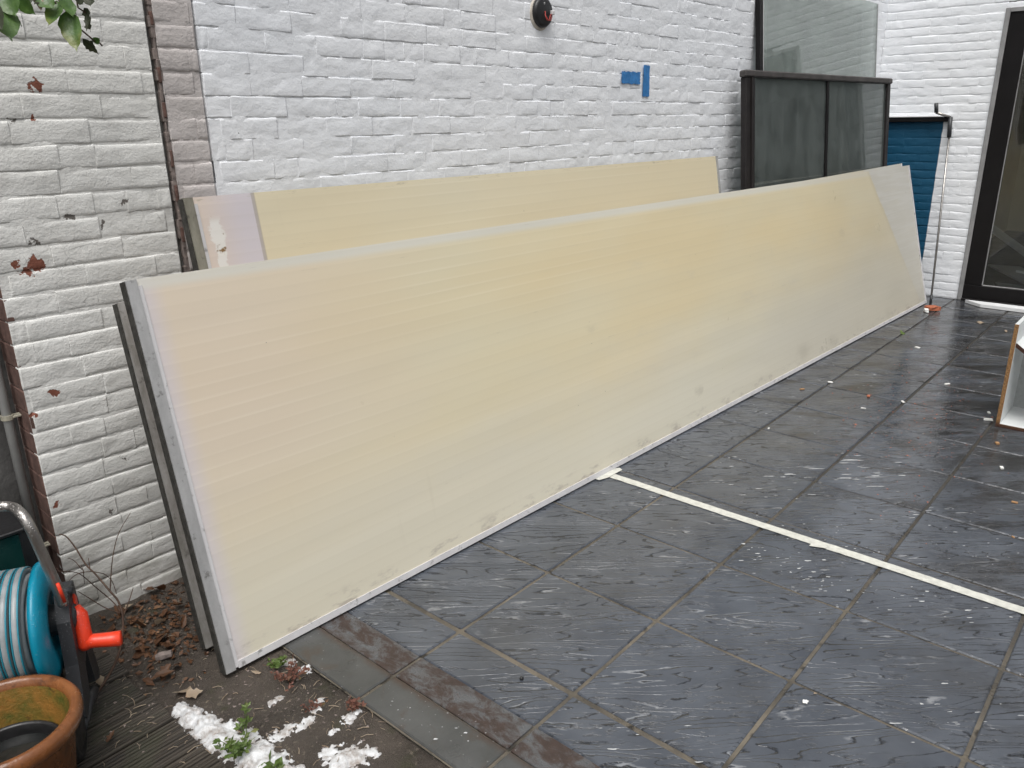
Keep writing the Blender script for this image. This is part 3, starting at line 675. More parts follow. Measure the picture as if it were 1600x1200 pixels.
# recess left of the old wall: cement wall, pipe, green box
t = thing('cement_wall', 'dark cracked cement wall in the recess behind the pipe', 'wall', T(0.2, 2.64, 0))
b = heightsheet(-2.6, 0.62, 0, ZT, 0.03, lambda x, y: 0.006*mn.noise((x*5, y*5, 1))+0.003*mn.noise((x*20, y*20, 1)))
b.v = [(x, z, y) for (x, y, z) in b.v]; b.f = [q[::1] for q in b.f]; link('render_coat', b, CEMENT, t, smooth=True)
link('wall_core', MB().box((-2.6, 0.03, -0.05), (0.4, 0.2, ZT)), CEMENT, t)
t = thing('drain_pipe', 'thin grey plastic pipe clipped beside the brown brick edge', 'pipe', T(0.655, 2.585, 0))
link('pipe', MB().tube([(0, 0, 0.02), (0, 0, 1.0), (0, 0, ZT)], 0.0135, 16), PVC, t, smooth=True)
for z in (0.29, 0.73, 1.3):
    b = MB(); b.lathe([(0.0142, -0.007), (0.018, -0.007), (0.018, 0.007), (0.0142, 0.007)], 16, True); b.box((0.012, -0.006, -0.005), (0.034, 0.006, 0.005), 0.001); b.box((0.010, -0.016, -0.003), (0.034, -0.010, 0.003), 0.001)
    link('clip', b, CLIP, t, T(0, 0, z))
t = thing('storage_box', 'dark green metal box with black edge behind the hose reel', 'box', T(0.30, 2.60, 0))
link('body', MB().box((-0.5, -0.32, 0.0), (0.262, 0.03, 0.50), 0.006), GREEN, t)
link('corner_trim', MB().box((0.240, -0.326, 0.0), (0.268, -0.29, 0.503), 0.004), BLACKP, t); link('lid_rim', MB().box((-0.505, -0.33, 0.5), (0.27, 0.032, 0.512), 0.003), BLACKP, t)

# ------------------------------------------------------------------ leaning polycarbonate panels
def panel(name, label, BL, BR, TL, TR, mat, th=0.016, left=True, right=True, bottom=True, top=False, lmat=None):
    BL, BR, TL, TR = map(Vector, (BL, BR, TL, TR)); ex = (BR-BL).normalized(); ez = (TL-BL); ez = (ez - ex*ez.dot(ex)).normalized(); ey = ez.cross(ex)
    M4 = frame(BL, ex, ey, ez); inv = M4.inverted(); t = thing(name, label, 'panel', M4, 'translucent roof panels leaning on the wall')
    c = {k: inv @ p for k, p in dict(BL=BL, BR=BR, TL=TL, TR=TR).items()}
    def at(u, v, y=0):
        p = c['BL']*(1-u)*(1-v) + c['BR']*u*(1-v) + c['TL']*(1-u)*v + c['TR']*u*v; return Vector((p.x, p.y+y, p.z))
    def slab(u0, u1, v0, v1, y0, y1, nu=40, nv=8, e=0.0):
        b = MB(); v = []; f = []
        for s_, y in ((0, y0), (1, y1)):
            for j in range(nv+1):
                for i in range(nu+1):
                    u = u0+(u1-u0)*i/nu; w = v0+(v1-v0)*j/nv
                    bow = 0.0
                    p = at(u, w, y+bow); v.append(p)
        n = (nu+1)*(nv+1); g = lambda s_, i, j: s_*n + j*(nu+1)+i
        for j in range(nv):
            for i in range(nu):
                f.append((g(0,i,j), g(0,i+1,j), g(0,i+1,j+1), g(0,i,j+1))); f.append((g(1,i,j), g(1,i,j+1), g(1,i+1,j+1), g(1,i+1,j)))
        for i in range(nu): f.append((g(0,i,0), g(1,i,0), g(1,i+1,0), g(0,i+1,0))); f.append((g(0,i,nv), g(0,i+1,nv), g(1,i+1,nv), g(1,i,nv)))
        for j in range(nv): f.append((g(0,0,j), g(0,0,j+1), g(1,0,j+1), g(1,0,j))); f.append((g(0,nu,j), g(1,nu,j), g(1,nu,j+1), g(0,nu,j+1)))
        return b.add(v, f)
    L = (BR-BL).length; H_ = (TL-BL).length
    lo = 0.026/L if left else 0; ro = 1-(0.012/L if right else 0); bo = 0.006/H_
    link('sheet', slab(lo, ro, bo, 1, 0, th), mat, t)
    if left:
        p = link('end_profile', slab(0, 0.030/L, 0, 1, -0.0045, th+0.003, 1, 30), lmat or ALU, t)
        link('rubber_seal', slab(-0.0045/L, 0.002/L, 0.0, 0.998, 0.0005, th+0.013, 1, 30), RUBBER, p)
        link('edge_tape', slab(0.0305/L, 0.042/L, 0.004, 0.985, -0.0022, 0.004, 1, 10), ALU_PALE, t)
    if right:
        link('end_profile', slab(1-0.022/L, 1, 0, 1, -0.004, th+0.003, 1, 12), ALU if lmat is ALU_DIRT else ALU_PALE, t)
    if bottom:
        link('bottom_strip', slab(0.04/L, ro, 0, 0.022/H_, -0.004, th+0.003, 40, 1), ALU_PALE, t)
    if top: link('top_strip', slab(lo, ro, 1-0.012/H_, 1.002, -0.002, th+0.002, 20, 1), ALU_PALE, t)
    return t
panel('roof_panel', 'long yellowed translucent roof panel in front, leaning nearest the paving', (0.886, 1.920, 0.007), (7.401, 1.694, 0.007), (0.895, 2.181, 1.151), (7.411, 1.996, 1.151), POLY_F)
panel('roof_panel', 'second long translucent panel mostly hidden right behind the front one', (0.906, 2.075, 0.010), (7.318, 1.738, 0.010), (0.921, 2.322, 1.066), (7.318, 2.031, 1.170), POLY_M, lmat=ALU_GRIME)
panel('roof_panel', 'shorter translucent panel standing highest against the white wall', (1.204, 2.165, 0.0), (4.66, 2.165-0.036, 0.0), (1.204, 2.406, 1.336), (4.66, 2.372, 1.327), POLY_B, lmat=ALU_DIRT, bottom=False, top=False)

# ------------------------------------------------------------------ windows and glass stacked in the corner
def rect_frame(BL, BR, TL):
    BL, BR, TL = map(Vector, (BL, BR, TL)); ex = (BR-BL).normalized(); ez = TL-BL; ez = (ez-ex*ez.dot(ex)).normalized(); return frame(BL, ex, ez.cross(ex), ez), (BR-BL).length, (TL-BL).length
M4, w, h = rect_frame((4.90, 2.186, 0.0), (7.045, 1.966, 0.0), (4.903, 2.350, 1.822))
t = thing('window_frame', 'brown framed tinted window with centre bar leaning behind the panels', 'window', M4)
link('stile', MB().box((0, -0.004, 0), (0.11, 0.036, h-0.03), 0.004), BROWN, t); link('stile', MB().box((w-0.055, -0.004, 0), (w, 0.036, h-0.03), 0.004), BROWN, t)
link('stile_lip', MB().box((0.055, -0.016, 0), (0.075, -0.0042, h-0.032), 0.002), BROWN, t)
link('top_rail', MB().box((-0.012, -0.014, h-0.0295), (w+0.012, 0.04, h+0.012), 0.008), BROWN_TOP, t); link('bottom_rail', MB().box((0.1102, -0.004, 0), (w-0.0552, 0.036, 0.07), 0.004), BROWN, t)
link('centre_bar', MB().box((w*0.505, 0.0, 0.071), (w*0.505+0.032, 0.034, h-0.031), 0.003), BLACKF, t)
for a, c_ in ((0.1102, w*0.505-0.0005), (w*0.505+0.0325, w-0.0555)):
    link('pane', MB().box((a, 0.012, 0.071), (c_, 0.017, h-0.031)), GLASS_T, t)
M4, w, h = rect_frame((5.19, 2.218, 0.0), (7.33, 2.160, 0.0), (5.19, 2.448, 2.425))
t = thing('glass_pane', 'tall clear glass pane with one black edge behind the brown window', 'glass', M4)
link('pane', MB().box((0.055, 0.0, 0), (w, 0.006, h)), GLASS, t); link('edge_bar', MB().box((0, -0.010, 0), (0.05, 0.022, h+0.0), 0.003), BLACKF, t)
link('edge_seal', MB().box((w+0.0002, -0.001, 0), (w+0.010, 0.007, h), 0.0), SEAL, t); link('inner_stop', MB().box((0.0505, -0.004, 0), (0.068, 0.012, h-0.005), 0.001), ALU_PALE, t)
M4, w, h = rect_frame((5.34, 2.226, 0.0), (7.02, 2.182, 0.0), (5.34, 2.448, 2.36))
t = thing('glass_pane', 'smaller greenish glass pane directly against the white wall', 'glass', M4)
link('pane', MB().box((0, 0.0, 0), (w, 0.006, h)), GLASS, t); link('polished_edge', MB().box((w+0.0003, 0.0, 0), (w+0.004, 0.006, h)), SEAL, t)

# ------------------------------------------------------------------ black sliding door with the room behind
t = thing('glass_door', 'black framed glazed door at the right edge of the end wall', 'door', T(FX, DY0, 0))
def db(name, a, c_, mat, p=None, e=0.004): return link(name, MB().box(a, c_, e), mat, p or t)
db('jamb_seal', (-0.012, -0.030, 0.0), (0.03, 0.004, 2.35), SEAL); db('frame', (0.0, -0.165, 0.141), (0.07, -0.0305, 2.335), BLACKF); db('frame', (0.0, -2.74, 0.141), (0.07, -2.6, 2.335), BLACKF)
db('bottom_rail', (0.0, -2.74, 0.022), (0.07, -0.0305, 0.1405), BLACKF); db('threshold', (-0.02, -2.74, 0.0), (0.09, -0.0302, 0.0215), BLACKF); db('top_rail', (0.0, -2.74, 2.3355), (0.07, -0.004, 2.40), BLACKF); db('head_seal', (-0.010, -2.74, 2.318), (-0.0005, -0.0305, 2.348), SEAL, None, 0.001)
db('pane', (0.030, -2.595, 0.146), (0.036, -0.170, 2.33), GLASS_D, None, 0.0); db('glazing_bead', (0.010, -0.172, 0.1455), (0.028, -0.1655, 2.33), SEAL, None, 0.001); db('glazing_bead', (0.010, -2.59, 0.1409), (0.028, -0.173, 0.147), SEAL, None, 0.001)
rm = thing('room', 'dim beige room seen through the glazed door', 'room', T(9.5, 0.2, 0))
link('floor', MB().box((-1.74, -3.4, -0.03), (3.5, 2.4, 0.0)), ROOMF, rm); link('back_wall', MB().box((3.5, -3.4, 0), (3.6, 2.4, 2.6)), ROOMW, rm); link('side_wall', MB().box((-1.49, 1.9, 0), (3.5, 2.0, 2.6)), ROOMW, rm)
link('side_wall', MB().box((-1.49, -3.4, 0), (3.5, -3.3, 2.6)), ROOMW, rm); link('ceiling', MB().box((-1.49, -3.4, 2.6), (3.5, 2.0, 2.7)), ROOMW, rm)
for (a, dim, rz, ry, lab) in (((8.25, 1.15, 0.02), (0.9, 0.26, 0.02), 0.3, 0.05, 'pale board lying flat just inside the glass door'), ((8.55, 1.05, 0.16), (0.7, 0.16, 0.02), -0.2, 0.12, 'short white board propped up in the room'), ((8.9, 1.2, 0.05), (1.2, 0.3, 0.02), 0.5, 0.0, 'long grey board furthest back on the room floor'), ((8.2, 0.85, 0.09), (0.5, 0.12, 0.02), -0.5, 0.1, 'narrow cream offcut in the room by the glass')):
    o = link('board', MB().box((-dim[0]/2, -dim[1]/2, 0), (dim[0]/2, dim[1]/2, dim[2]), 0.002), WBOARD); o.location = a; o.rotation_euler = (0.05, ry, rz); tag(o, lab, 'board')
o = link('board', MB().box((-0.8, -0.05, 0), (0.8, 0.05, 0.03), 0.002), MELA); o.location = (9.3, 1.35, 0.25); o.rotation_euler = (0, -0.35, 0.9); tag(o, 'long batten standing slanted in the dim room', 'board')
# white plank in front of the door
b = MB(); zt = 0.03; out = [(7.62, 1.44), (7.50, 1.30), (7.475, 0.2), (7.62, 0.2)]
b.add([(x, y, 0.004) for x, y in out] + [(x, y, zt) for x, y in out], [(4,5,6,7), (3,2,1,0), (0,1,5,4), (1,2,6,5), (2,3,7,6), (3,0,4,7)])
tag(link('plank', b, WBOARD), 'white plank lying on the paving before the glass door', 'plank')

# ------------------------------------------------------------------ awning crank standing against the end wall
t = thing('awning_crank', 'thin steel awning crank with grey grips leaning on the end wall', 'crank', T(*gp(1454, 474)))
o0 = gp(1454, 474); foot = Vector((0, 0, 0.0)); top = xp(1484, 205, 7.70) - o0
link('rod', MB().tube([foot+Vector((0, 0, .006)), top], 0.0085, 10), STEEL, t, smooth=True); link('foot_hook', MB().tube([foot+Vector((0, 0, 0.0)), foot+(top*0.05)], 0.011, 10), CHAR, t, smooth=True)
a = top*0.965; bb = xp(1485, 183, 7.70) - o0; link('grip', MB().tube([a, bb], 0.017, 12), CHAR, t, smooth=True)
e = xp(1463, 176, 7.62) - o0; link('crank_arm', MB().tube([bb, e], 0.011, 10), STEEL, t, smooth=True); link('hand_grip', MB().tube([e, xp(1463, 161, 7.62)-o0], 0.016, 12), CHAR, t, smooth=True)

# ------------------------------------------------------------------ broken cabinet at right
t = thing('broken_cabinet', 'broken white chipboard cabinet carcass with raw brown edges', 'cabinet', T(4.54, 0.62, 0))
th = 0.018; Hc = 0.55
link('side_panel', MB().box((0.0025, -th, 0.0), (0.34, 0.0, Hc)), MELA, t); link('side_edge', MB().box((0.0, -th-0.0004, 0.0), (0.0024, 0.0004, Hc), 0.0006), CHIP, t)
link('bottom_panel', MB().box((0.0025, -0.9, 0.0), (0.34, -th-0.0005, th)), MELA, t); link('bottom_edge', MB().box((0.0, -0.9, 0.0), (0.0024, -th-0.0008, th), 0.0006), CHIP, t)
link('back_panel', MB().box((0.3405, -0.9, 0.0), (0.348, 0.0, Hc)), GREYB, t)
sm = Matrix.Translation((0.0, -th-0.002, Hc-0.10)) @ Matrix.Rotation(R(35), 4, 'X')
link('shelf', MB().box((0.0225, -0.42, -th), (0.30, 0, 0.0)), MELA, t, sm); link('shelf_edge', MB().box((0.02, -0.42, -th), (0.0224, 0, 0.0)), CHIP, t, sm); link('shelf_lip', MB().box((0.17, -0.42, 0.0003), (0.185, -0.03, 0.05)), MELA, t, sm)

# ------------------------------------------------------------------ wall fittings
p = Vector((3.054, WY(3.054)-0.002, 2.017)); Mw = frame(p, _u, _v, (0, 0, 1))
t = thing('lamp_base', 'round black lamp base with loose red wires on the white wall', 'lamp base', Mw)
lay = Matrix.Rotation(R(90), 4, 'X')
link('disc', MB().lathe([(0.0001, 0.024), (0.052, 0.024), (0.060, 0.020), (0.064, 0.012), (0.064, -0.01)], 40), BLACKP, t, lay, smooth=True)
link('mortar_smear', MB().lathe([(0.0001, 0.002), (0.062, 0.002), (0.070, 0.0), (0.072, -0.01)], 24), PLUG, t, Matrix.Translation((-0.006, 0, -0.006)) @ lay, smooth=True)
for dz in (0.0, 0.012): link('wire', MB().tube([(0.0, -0.024, 0.0+dz*0.3), (-0.008, -0.032, -0.014), (-0.002+dz, -0.036, -0.034), (0.016+dz, -0.034, -0.034), (0.024+dz, -0.036, -0.012), (0.034, -0.038, -0.004+dz)], 0.0018, 6), WIRE, t, smooth=True)
link('terminal', MB().box((0.028, -0.046, -0.010), (0.046, -0.030, 0.008), 0.003), WIRE_W, t); link('screw', MB().lathe([(0.0001, 0.0015), (0.005, 0.001), (0.006, 0)], 12), SEAL, t, Matrix.Translation((-0.004, -0.0242, 0.035)) @ lay, smooth=True)
def wall_sheet(x0, x1, z0, z1, mat, name, lab, seed):
    b = MB(); n = 14; m_ = 8; rr = random.Random(seed)
    v = []; off = lambda i, j: Vector((rr.uniform(-.004, .004) if i in (0, n) else 0, 0, rr.uniform(-.004, .004) if j in (0, m_) else 0))
    for s_ in (0, 1):
        for j in range(m_+1):
            for i in range(n+1):
                x = x0+(x1-x0)*i/n; z = z0+(z1-z0)*j/m_; q = off(i, j)
                v.append((x+q.x, WY(x)-0.0062-0.0015*mn.noise((x*20, z*30, seed))-0.0008*(1-s_), z+q.z))
    N_ = (n+1)*(m_+1); f = []
    for j in range(m_):
        for i in range(n): k = j*(n+1)+i; f += [(k, k+1, k+n+2, k+n+1), (N_+k, N_+k+n+1, N_+k+n+2, N_+k+1)]
    tag(link(name, b.add(v, f), mat, smooth=True), lab, 'tape')
wall_sheet(3.712, 3.888, 1.731, 1.789, BTAPE, 'masking_tape', 'short wide blue tape rectangle on the white wall', 1)
wall_sheet(3.920, 3.982, 1.668, 1.826, BTAPE, 'masking_tape', 'tall narrow blue tape strip on the white wall', 2)

# ------------------------------------------------------------------ tape line and splashes on the paving
b = MB(); n = 130; v = []; f = []; x0 = 2.757; rr = random.Random(3)
for s_ in (0, 1):
    for i in range(n+1):
        y = 1.845 - 2.6*i/n; wob = 0.004*mn.noise((y*2, 1, 1))
        for k in range(4):
            u = k/3; x = x0 - 0.022 + 0.044*u + wob + (rr.uniform(-.0012, .0012))
            v.append((x, y, 0.0034 + 0.0009*mn.noise((x*60, y*40, 4)) - 0.001*s_))
N_ = (n+1)*4
for i in range(n):
    for k in range(3): a = i*4+k; f += [(a+4, a+5, a+1, a), (N_+a, N_+a+1, N_+a+5, N_+a+4)]
t = tag(link('tape_line', b.add(v, f), PAPER, smooth=True), 'long white masking tape line stuck across the dark paving', 'tape')
def scrap(pts, z, mat, name, lab, parent=None, cat='tape', th=0.0008):
    c = sum((Vector((p.x, p.y, 0)) for p in pts), Vector())/len(pts); b = MB(); n = len(pts)
    b.add([(p.x, p.y, z+th+0.001*random.random()) for p in pts] + [(p.x, p.y, z) for p in pts], [tuple(range(n)), tuple(range(2*n-1, n-1, -1))] + [(k, k+n, (k+1) % n+n, (k+1) % n) for k in range(n)])
    o = link(name, b, mat, parent)
    if lab: tag(o, lab, cat)
    return o
scrap([gp(*q) for q in ((930, 750), (946, 736), (968, 733), (972, 736), (950, 748), (936, 752))][::-1], 0.0055, PAPER, 'tape_scrap', 'crumpled torn tape end where the line meets the panel')
scrap([gp(*q) for q in ((1264, 855), (1270, 849), (1295, 853), (1290, 859))][::-1], 0.0058, PAPER, 'tape_scrap', 'small crossing patch of tape on the white line')

ridge = Vector((math.cos(RID), math.sin(RID), 0)); cross_ = Vector((-ridge.y, ridge.x, 0))
def fleck(b, p, ln, wd, rr, z=0.0012):
    n = 12; v = []; bend = rr.uniform(-0.2, 0.2)
    for k in range(n):
        a = 2*math.pi*k/n; r = rr.uniform(0.55, 1.15); u = math.cos(a)*ln*r/2; w = math.sin(a)*wd*r/2 + bend*u*u/ln
        q = p + ridge*u + cross_*w; v.append((q.x, q.y, z))
    v.append((p.x, p.y, z+min(0.0022, wd*0.22))); b.add(v, [(k, (k+1) % n, n) for k in range(n)])
b = MB(); rr = random.Random(12)
# (pixel centre, spread in px, count, length range m, width m)
for (cx, cy, sx, sy, cnt, l0, l1, w0) in ((1195, 752, 60, 14, 12, .02, .07, .007), (1130, 722, 30, 12, 8, .015, .04, .008), (1215, 775, 45, 8, 10, .02, .08, .009), (1230, 745, 30, 5, 4, .04, .10, .012),
     (1340, 728, 50, 22, 34, .02, .09, .008), (1345, 745, 40, 18, 20, .02, .07, .009), (1190, 862, 40, 16, 26, .008, .035, .007), (1230, 880, 70, 22, 40, .005, .018, .005), (1290, 915, 50, 16, 26, .006, .025, .006),
     (1300, 850, 55, 20, 40, .005, .014, .004), (1400, 930, 90, 26, 50, .005, .018, .005), (1260, 830, 60, 20, 40, .005, .014, .004), (1475, 800, 40, 10, 24, .01, .04, .004), (1250, 650, 120, 40, 60, .004, .016, .004), (1450, 560, 60, 60, 50, .006, .03, .005),
     (1500, 860, 70, 60, 50, .005, .02, .004), (1360, 620, 80, 50, 60, .004, .012, .004), (1000, 800, 100, 60, 30, .003, .01, .003), (1180, 1000, 200, 90, 50, .003, .012, .003), (1000, 1150, 70, 30, 16, .01, .03, .004), (1500, 1130, 70, 50, 20, .006, .03, .005), (1530, 960, 30, 10, 8, .02, .05, .010),
     (620, 1120, 50, 40, 30, .003, .012, .004), (700, 1150, 60, 30, 30, .003, .012, .004)):
    for _ in range(int(cnt*0.75)):
        px, py = rr.gauss(cx, sx*0.75), rr.gauss(cy, sy*0.6); q = gp(px, py)
        if q.y > 1.80 or not (1.1 < q.x < 7.6): continue
        k = min(1.6, rr.lognormvariate(-0.45, 0.5)); fleck(b, q, rr.uniform(l0, l1)*k, w0*rr.uniform(0.4, 1.1)*k, rr)
tag(link('soap_splashes', b, FLECK), 'thin white soapy splashes scattered on the wet paving', 'foam', kind='stuff')
# ------------------------------------------------------------------ soap foam on the dirt strip
def foam_patch(lab, centres, amp, seed, step=0.0035, thr=0.0):
    br = 1.0 if seed == 1 else 1.75
    # centres: (x, y, radius); height field from soft union of discs with noise
    x0 = min(c[0]-c[2]*1.4 for c in centres); x1 = max(c[0]+c[2]*1.4 for c in centres); y0 = min(c[1]-c[2]*1.4 for c in centres); y1 = max(c[1]+c[2]*1.4 for c in centres)
    def hf(x, y):
        s_ = -9
        for (cx, cy, r) in centres: s_ = max(s_, 1-math.hypot(x-cx, y-cy)/(r*1.15))
        s_ += 0.30*mn.noise((x*26, y*26, seed)) + br*(0.34*mn.noise((x*70, y*70, seed)) + 0.24*mn.noise((x*160, y*160, seed)) - 0.06) - 0.05
        return s_
    nx = int((x1-x0)/step); ny = int((y1-y0)/step); b = MB(); idx = {}
    H_ = {(i, j): hf(x0+i*step, y0+j*step) for i in range(nx+1) for j in range(ny+1)}
    def vid(i, j):
        if (i, j) not in idx:
            x = x0+i*step; y = y0+j*step; k = H_[i, j]; base = max(soil_h(x, y), -0.001 if x < 0.70 else -1)
            z = base + (amp*math.sqrt(min(1, max(0, k)))*(1+0.55*mn.noise((x*38, y*38, 8))) if k > 0 else -0.006)
            idx[i, j] = len(b.v); b.v.append((x, y, z))
        return idx[i, j]
    for i in range(nx):
        for j in range(ny):
            if max(H_[i, j], H_[i+1, j], H_[i, j+1], H_[i+1, j+1]) > 0: b.f.append((vid(i, j), vid(i+1, j), vid(i+1, j+1), vid(i, j+1)))
    return tag(link('foam_patch', b, FOAM, smooth=True), lab, 'foam')
def C_(px, py, r): q = gp(px, py); return (q.x, q.y, r)
foam_patch('long thick white foam bank along the end of the deck', [C_(280, 1105, .024), C_(296, 1118, .035), C_(318, 1130, .045), C_(345, 1146, .05), C_(372, 1160, .052), C_(398, 1174, .05), C_(420, 1190, .05), C_(448, 1215, .05), (0.735, 1.47, .05)], 0.017, 1)
foam_patch('round bubbly white foam blot near the slab edge', [C_(535, 1182, .05), C_(555, 1176, .04), C_(580, 1168, .022), C_(515, 1172, .03)], 0.006, 2)
foam_patch('small foam blob with brown bits in the dirt', [C_(435, 1142, .024), C_(452, 1132, .020)], 0.005, 3)
foam_patch('thin foam smear running down the dirt', [C_(470, 1132, .016), C_(482, 1120, .018), C_(490, 1105, .016), C_(500, 1090, .014)], 0.004, 4)
foam_patch('foam tuft beside the slab corner weed', [C_(545, 1118, .022), C_(555, 1106, .018), C_(520, 1138, .012)], 0.008, 5)
foam_patch('foam tuft among weeds at the panel foot', [C_(452, 1030, .020), C_(478, 1040, .020)], 0.008, 6)
foam_patch('tiny foam fleck left of the reddish weed', [C_(424, 1092, .016), C_(436, 1086, .014)], 0.004, 7)

# ------------------------------------------------------------------ pot
PX, PY, PZ, PR = 0.312, 1.826, 0.283, 0.165
t = thing('terracotta_pot', 'weathered terracotta pot holding dark water beside the hose reel', 'pot', T(PX, PY, 0.003))
link('body', MB().lathe([(0.0001, 0.0), (0.108, 0.0), (0.112, 0.006), (0.142, 0.225), (0.150, 0.232), (0.160, 0.240), (0.1655, 0.255), (0.165, 0.270), (0.158, 0.280), (0.149, 0.282), (0.141, 0.276), (0.137, 0.262)], 64), TERRA, t, smooth=True)
link('lining', MB().lathe([(0.137, 0.2622), (0.133, 0.24), (0.115, 0.13), (0.100, 0.02), (0.0001, 0.016)], 48), MOSS, t, smooth=True)
link('water', MB().lathe([(0.0001, 0.150), (0.1155, 0.150)], 48), WATER, t)
link('inner_pot_rim', MB().lathe([(0.104, 0.14), (0.106, 0.176), (0.112, 0.182), (0.117, 0.178), (0.116, 0.14)], 48), BLACKP, t, Matrix.Translation((-0.0, -0.0, 0)), smooth=True)

# ------------------------------------------------------------------ hose reel
ux = Vector((0.88, -0.475, 0)).normalized(); uz = Vector((0, 0, 1)); uy = uz.cross(ux)
hub = Vector((0.515, 2.075, 0.325)); M4 = frame((hub.x, hub.y, 0.0), ux, uy, uz)
t = thing('hose_reel', 'turquoise hose reel cart with grey hose and orange crank', 'hose reel', M4)
HZ = hub.z; side = Matrix.Translation((0, 0, HZ)) @ Matrix.Rotation(R(90), 4, 'Y')      # lathe axis z -> local x
RF = 0.158
def flange(x, sgn):
    prof = [(0.03, 0.0), (0.075, 0.004), (0.085, 0.016), (0.118, 0.020), (0.140, 0.012), (RF-0.004, 0.004), (RF, -0.004), (RF-0.003, -0.014), (RF-0.012, -0.010), (0.118, 0.008), (0.09, 0.004), (0.03, -0.012)]
    prof = [(r, h*sgn) for r, h in prof]
    return link('drum_flange', MB().lathe(prof if sgn > 0 else prof[::-1], 64), TURQ, t, Matrix.Translation((x, 0, 0)) @ side, smooth=True)
flange(0.0, 1); flange(-0.27, -1)
link('drum', MB().lathe([(0.075, -0.26), (0.075, -0.005)], 40), TURQ, t, side, smooth=True)
# hose wound in two layers, each turn a ring
for lay_, rad_, n_, off in ((0, 0.098, 10, 0.0), (1, 0.121, 9, 0.012), (2, 0.139, 8, 0.020)):
    for k in range(n_):
        x = -0.026 - off - 0.0236*k; jx = random.uniform(-.002, .002); jr = random.uniform(-.003, .004)
        if x < -0.25: break
        pts = [(x+0.010*a/36, rad_*math.cos(2*math.pi*a/36), HZ+rad_*math.sin(2*math.pi*a/36)) for a in range(36)]
        b = MB(); wv = lambda a: jr*math.sin(2*math.pi*a/48+k); pts2 = [Vector((x+jx*math.sin(2*math.pi*a/24+k), (rad_+wv(a))*math.cos(2*math.pi*a/48), HZ+(rad_+wv(a))*math.sin(2*math.pi*a/48))) for a in range(49)]
        h_ = link('hose_turn', b.tube(pts2, 0.0112, 10, False), HOSE, t, smooth=True)
        if lay_ == 2:
            for dx in (-0.0078, 0.0078):
                pts3 = [Vector((x+dx+jx*math.sin(2*math.pi*a/24+k), (rad_+wv(a)+0.0087)*math.cos(2*math.pi*a/48), HZ+(rad_+wv(a)+0.0087)*math.sin(2*math.pi*a/48))) for a in range(49)]
                link('hose_stripe', MB().tube(pts3, 0.0022, 6, False), HOSE_T, h_, smooth=True)
# side frame: A-shaped charcoal plastic upright, hub cap, feet
def yz_plate(pts, x0, x1):
    b = MB(); n = len(pts); b.add([(x0, y, z) for y, z in pts] + [(x1, y, z) for y, z in pts], [tuple(range(n))[::-1], tuple(range(n, 2*n))] + [(k, (k+1) % n, (k+1) % n+n, k+n) for k in range(n)]); return b
up = [(0.055, HZ+0.075), (-0.03, HZ+0.085), (-0.06, HZ+0.02), (-0.075, HZ-0.10), (-0.115, HZ-0.235), (-0.085, HZ-0.268), (-0.03, HZ-0.262), (-0.005, HZ-0.15), (0.035, HZ-0.13), (0.06, HZ-0.255), (0.115, HZ-0.285), (0.13, HZ-0.27), (0.075, HZ-0.05)]
for x0 in (0.028, -0.315):
    link('side_frame', yz_plate(up, x0, x0+0.032), CHAR, t)
    link('foot', MB().tube([(x0+0.016, -0.12, HZ-0.262), (x0+0.020, -0.03, HZ-0.250), (x0+0.03, 0.03, HZ-0.262)], [0.016, 0.020, 0.014], 10), CHAR, t, smooth=True)
link('hub_cap', MB().lathe([(0.0001, 0.072), (0.024, 0.070), (0.036, 0.060), (0.040, 0.02), (0.04, 0.0)], 32), CHAR, t, side, smooth=True)
link('collar', MB().tube([(0.045, 0.0, HZ+0.062), (0.05, 0.006, HZ+0.085)], 0.019, 14), CHAR, t, smooth=True)
link('orange_insert', yz_plate([(0.030, HZ+0.04), (0.012, HZ+0.058), (-0.004, HZ-0.02), (0.004, HZ-0.075), (0.022, HZ-0.05)], 0.0605, 0.066), ORANGE, t)
# crank: arm down from hub, grip pointing outwards
b = MB(); cx = 0.070
arm = link('crank_arm', MB().tube([(cx-0.012, 0.004, HZ+0.018), (cx, -0.006, HZ+0.002), (cx+0.004, -0.020, HZ-0.05), (cx+0.004, -0.026, HZ-0.074), (cx+0.006, -0.028, HZ-0.088)], [0.018, 0.021, 0.020, 0.021, 0.014], 16), ORANGE, t, smooth=True)
link('crank_grip', MB().tube([(cx-0.006, -0.024, HZ-0.068), (cx+0.03, -0.028, HZ-0.070), (cx+0.065, -0.034, HZ-0.072), (cx+0.090, -0.037, HZ-0.073), (cx+0.093, -0.037, HZ-0.073)], [0.019, 0.0185, 0.0195, 0.0205, 0.016], 18), ORANGE, t, smooth=True)
# wheels near the camera side
for x0 in (0.012, -0.34):
    wmx = Matrix.Translation((x0, -0.145, 0.083)) @ Matrix.Rotation(R(90), 4, 'Y')
    wh = link('wheel', MB().lathe([(0.012, 0.0), (0.050, 0.004), (0.058, 0.0), (0.062, 0.006), (0.076, 0.006), (0.082, 0.014), (0.082, 0.030), (0.076, 0.038), (0.062, 0.040), (0.058, 0.034), (0.030, 0.044), (0.0001, 0.046)], 40), BLACKP, t, wmx, smooth=True)
link('axle', MB().tube([(-0.33, -0.145, 0.083), (0.03, -0.145, 0.083)], 0.008, 10), STEEL, t, smooth=True)
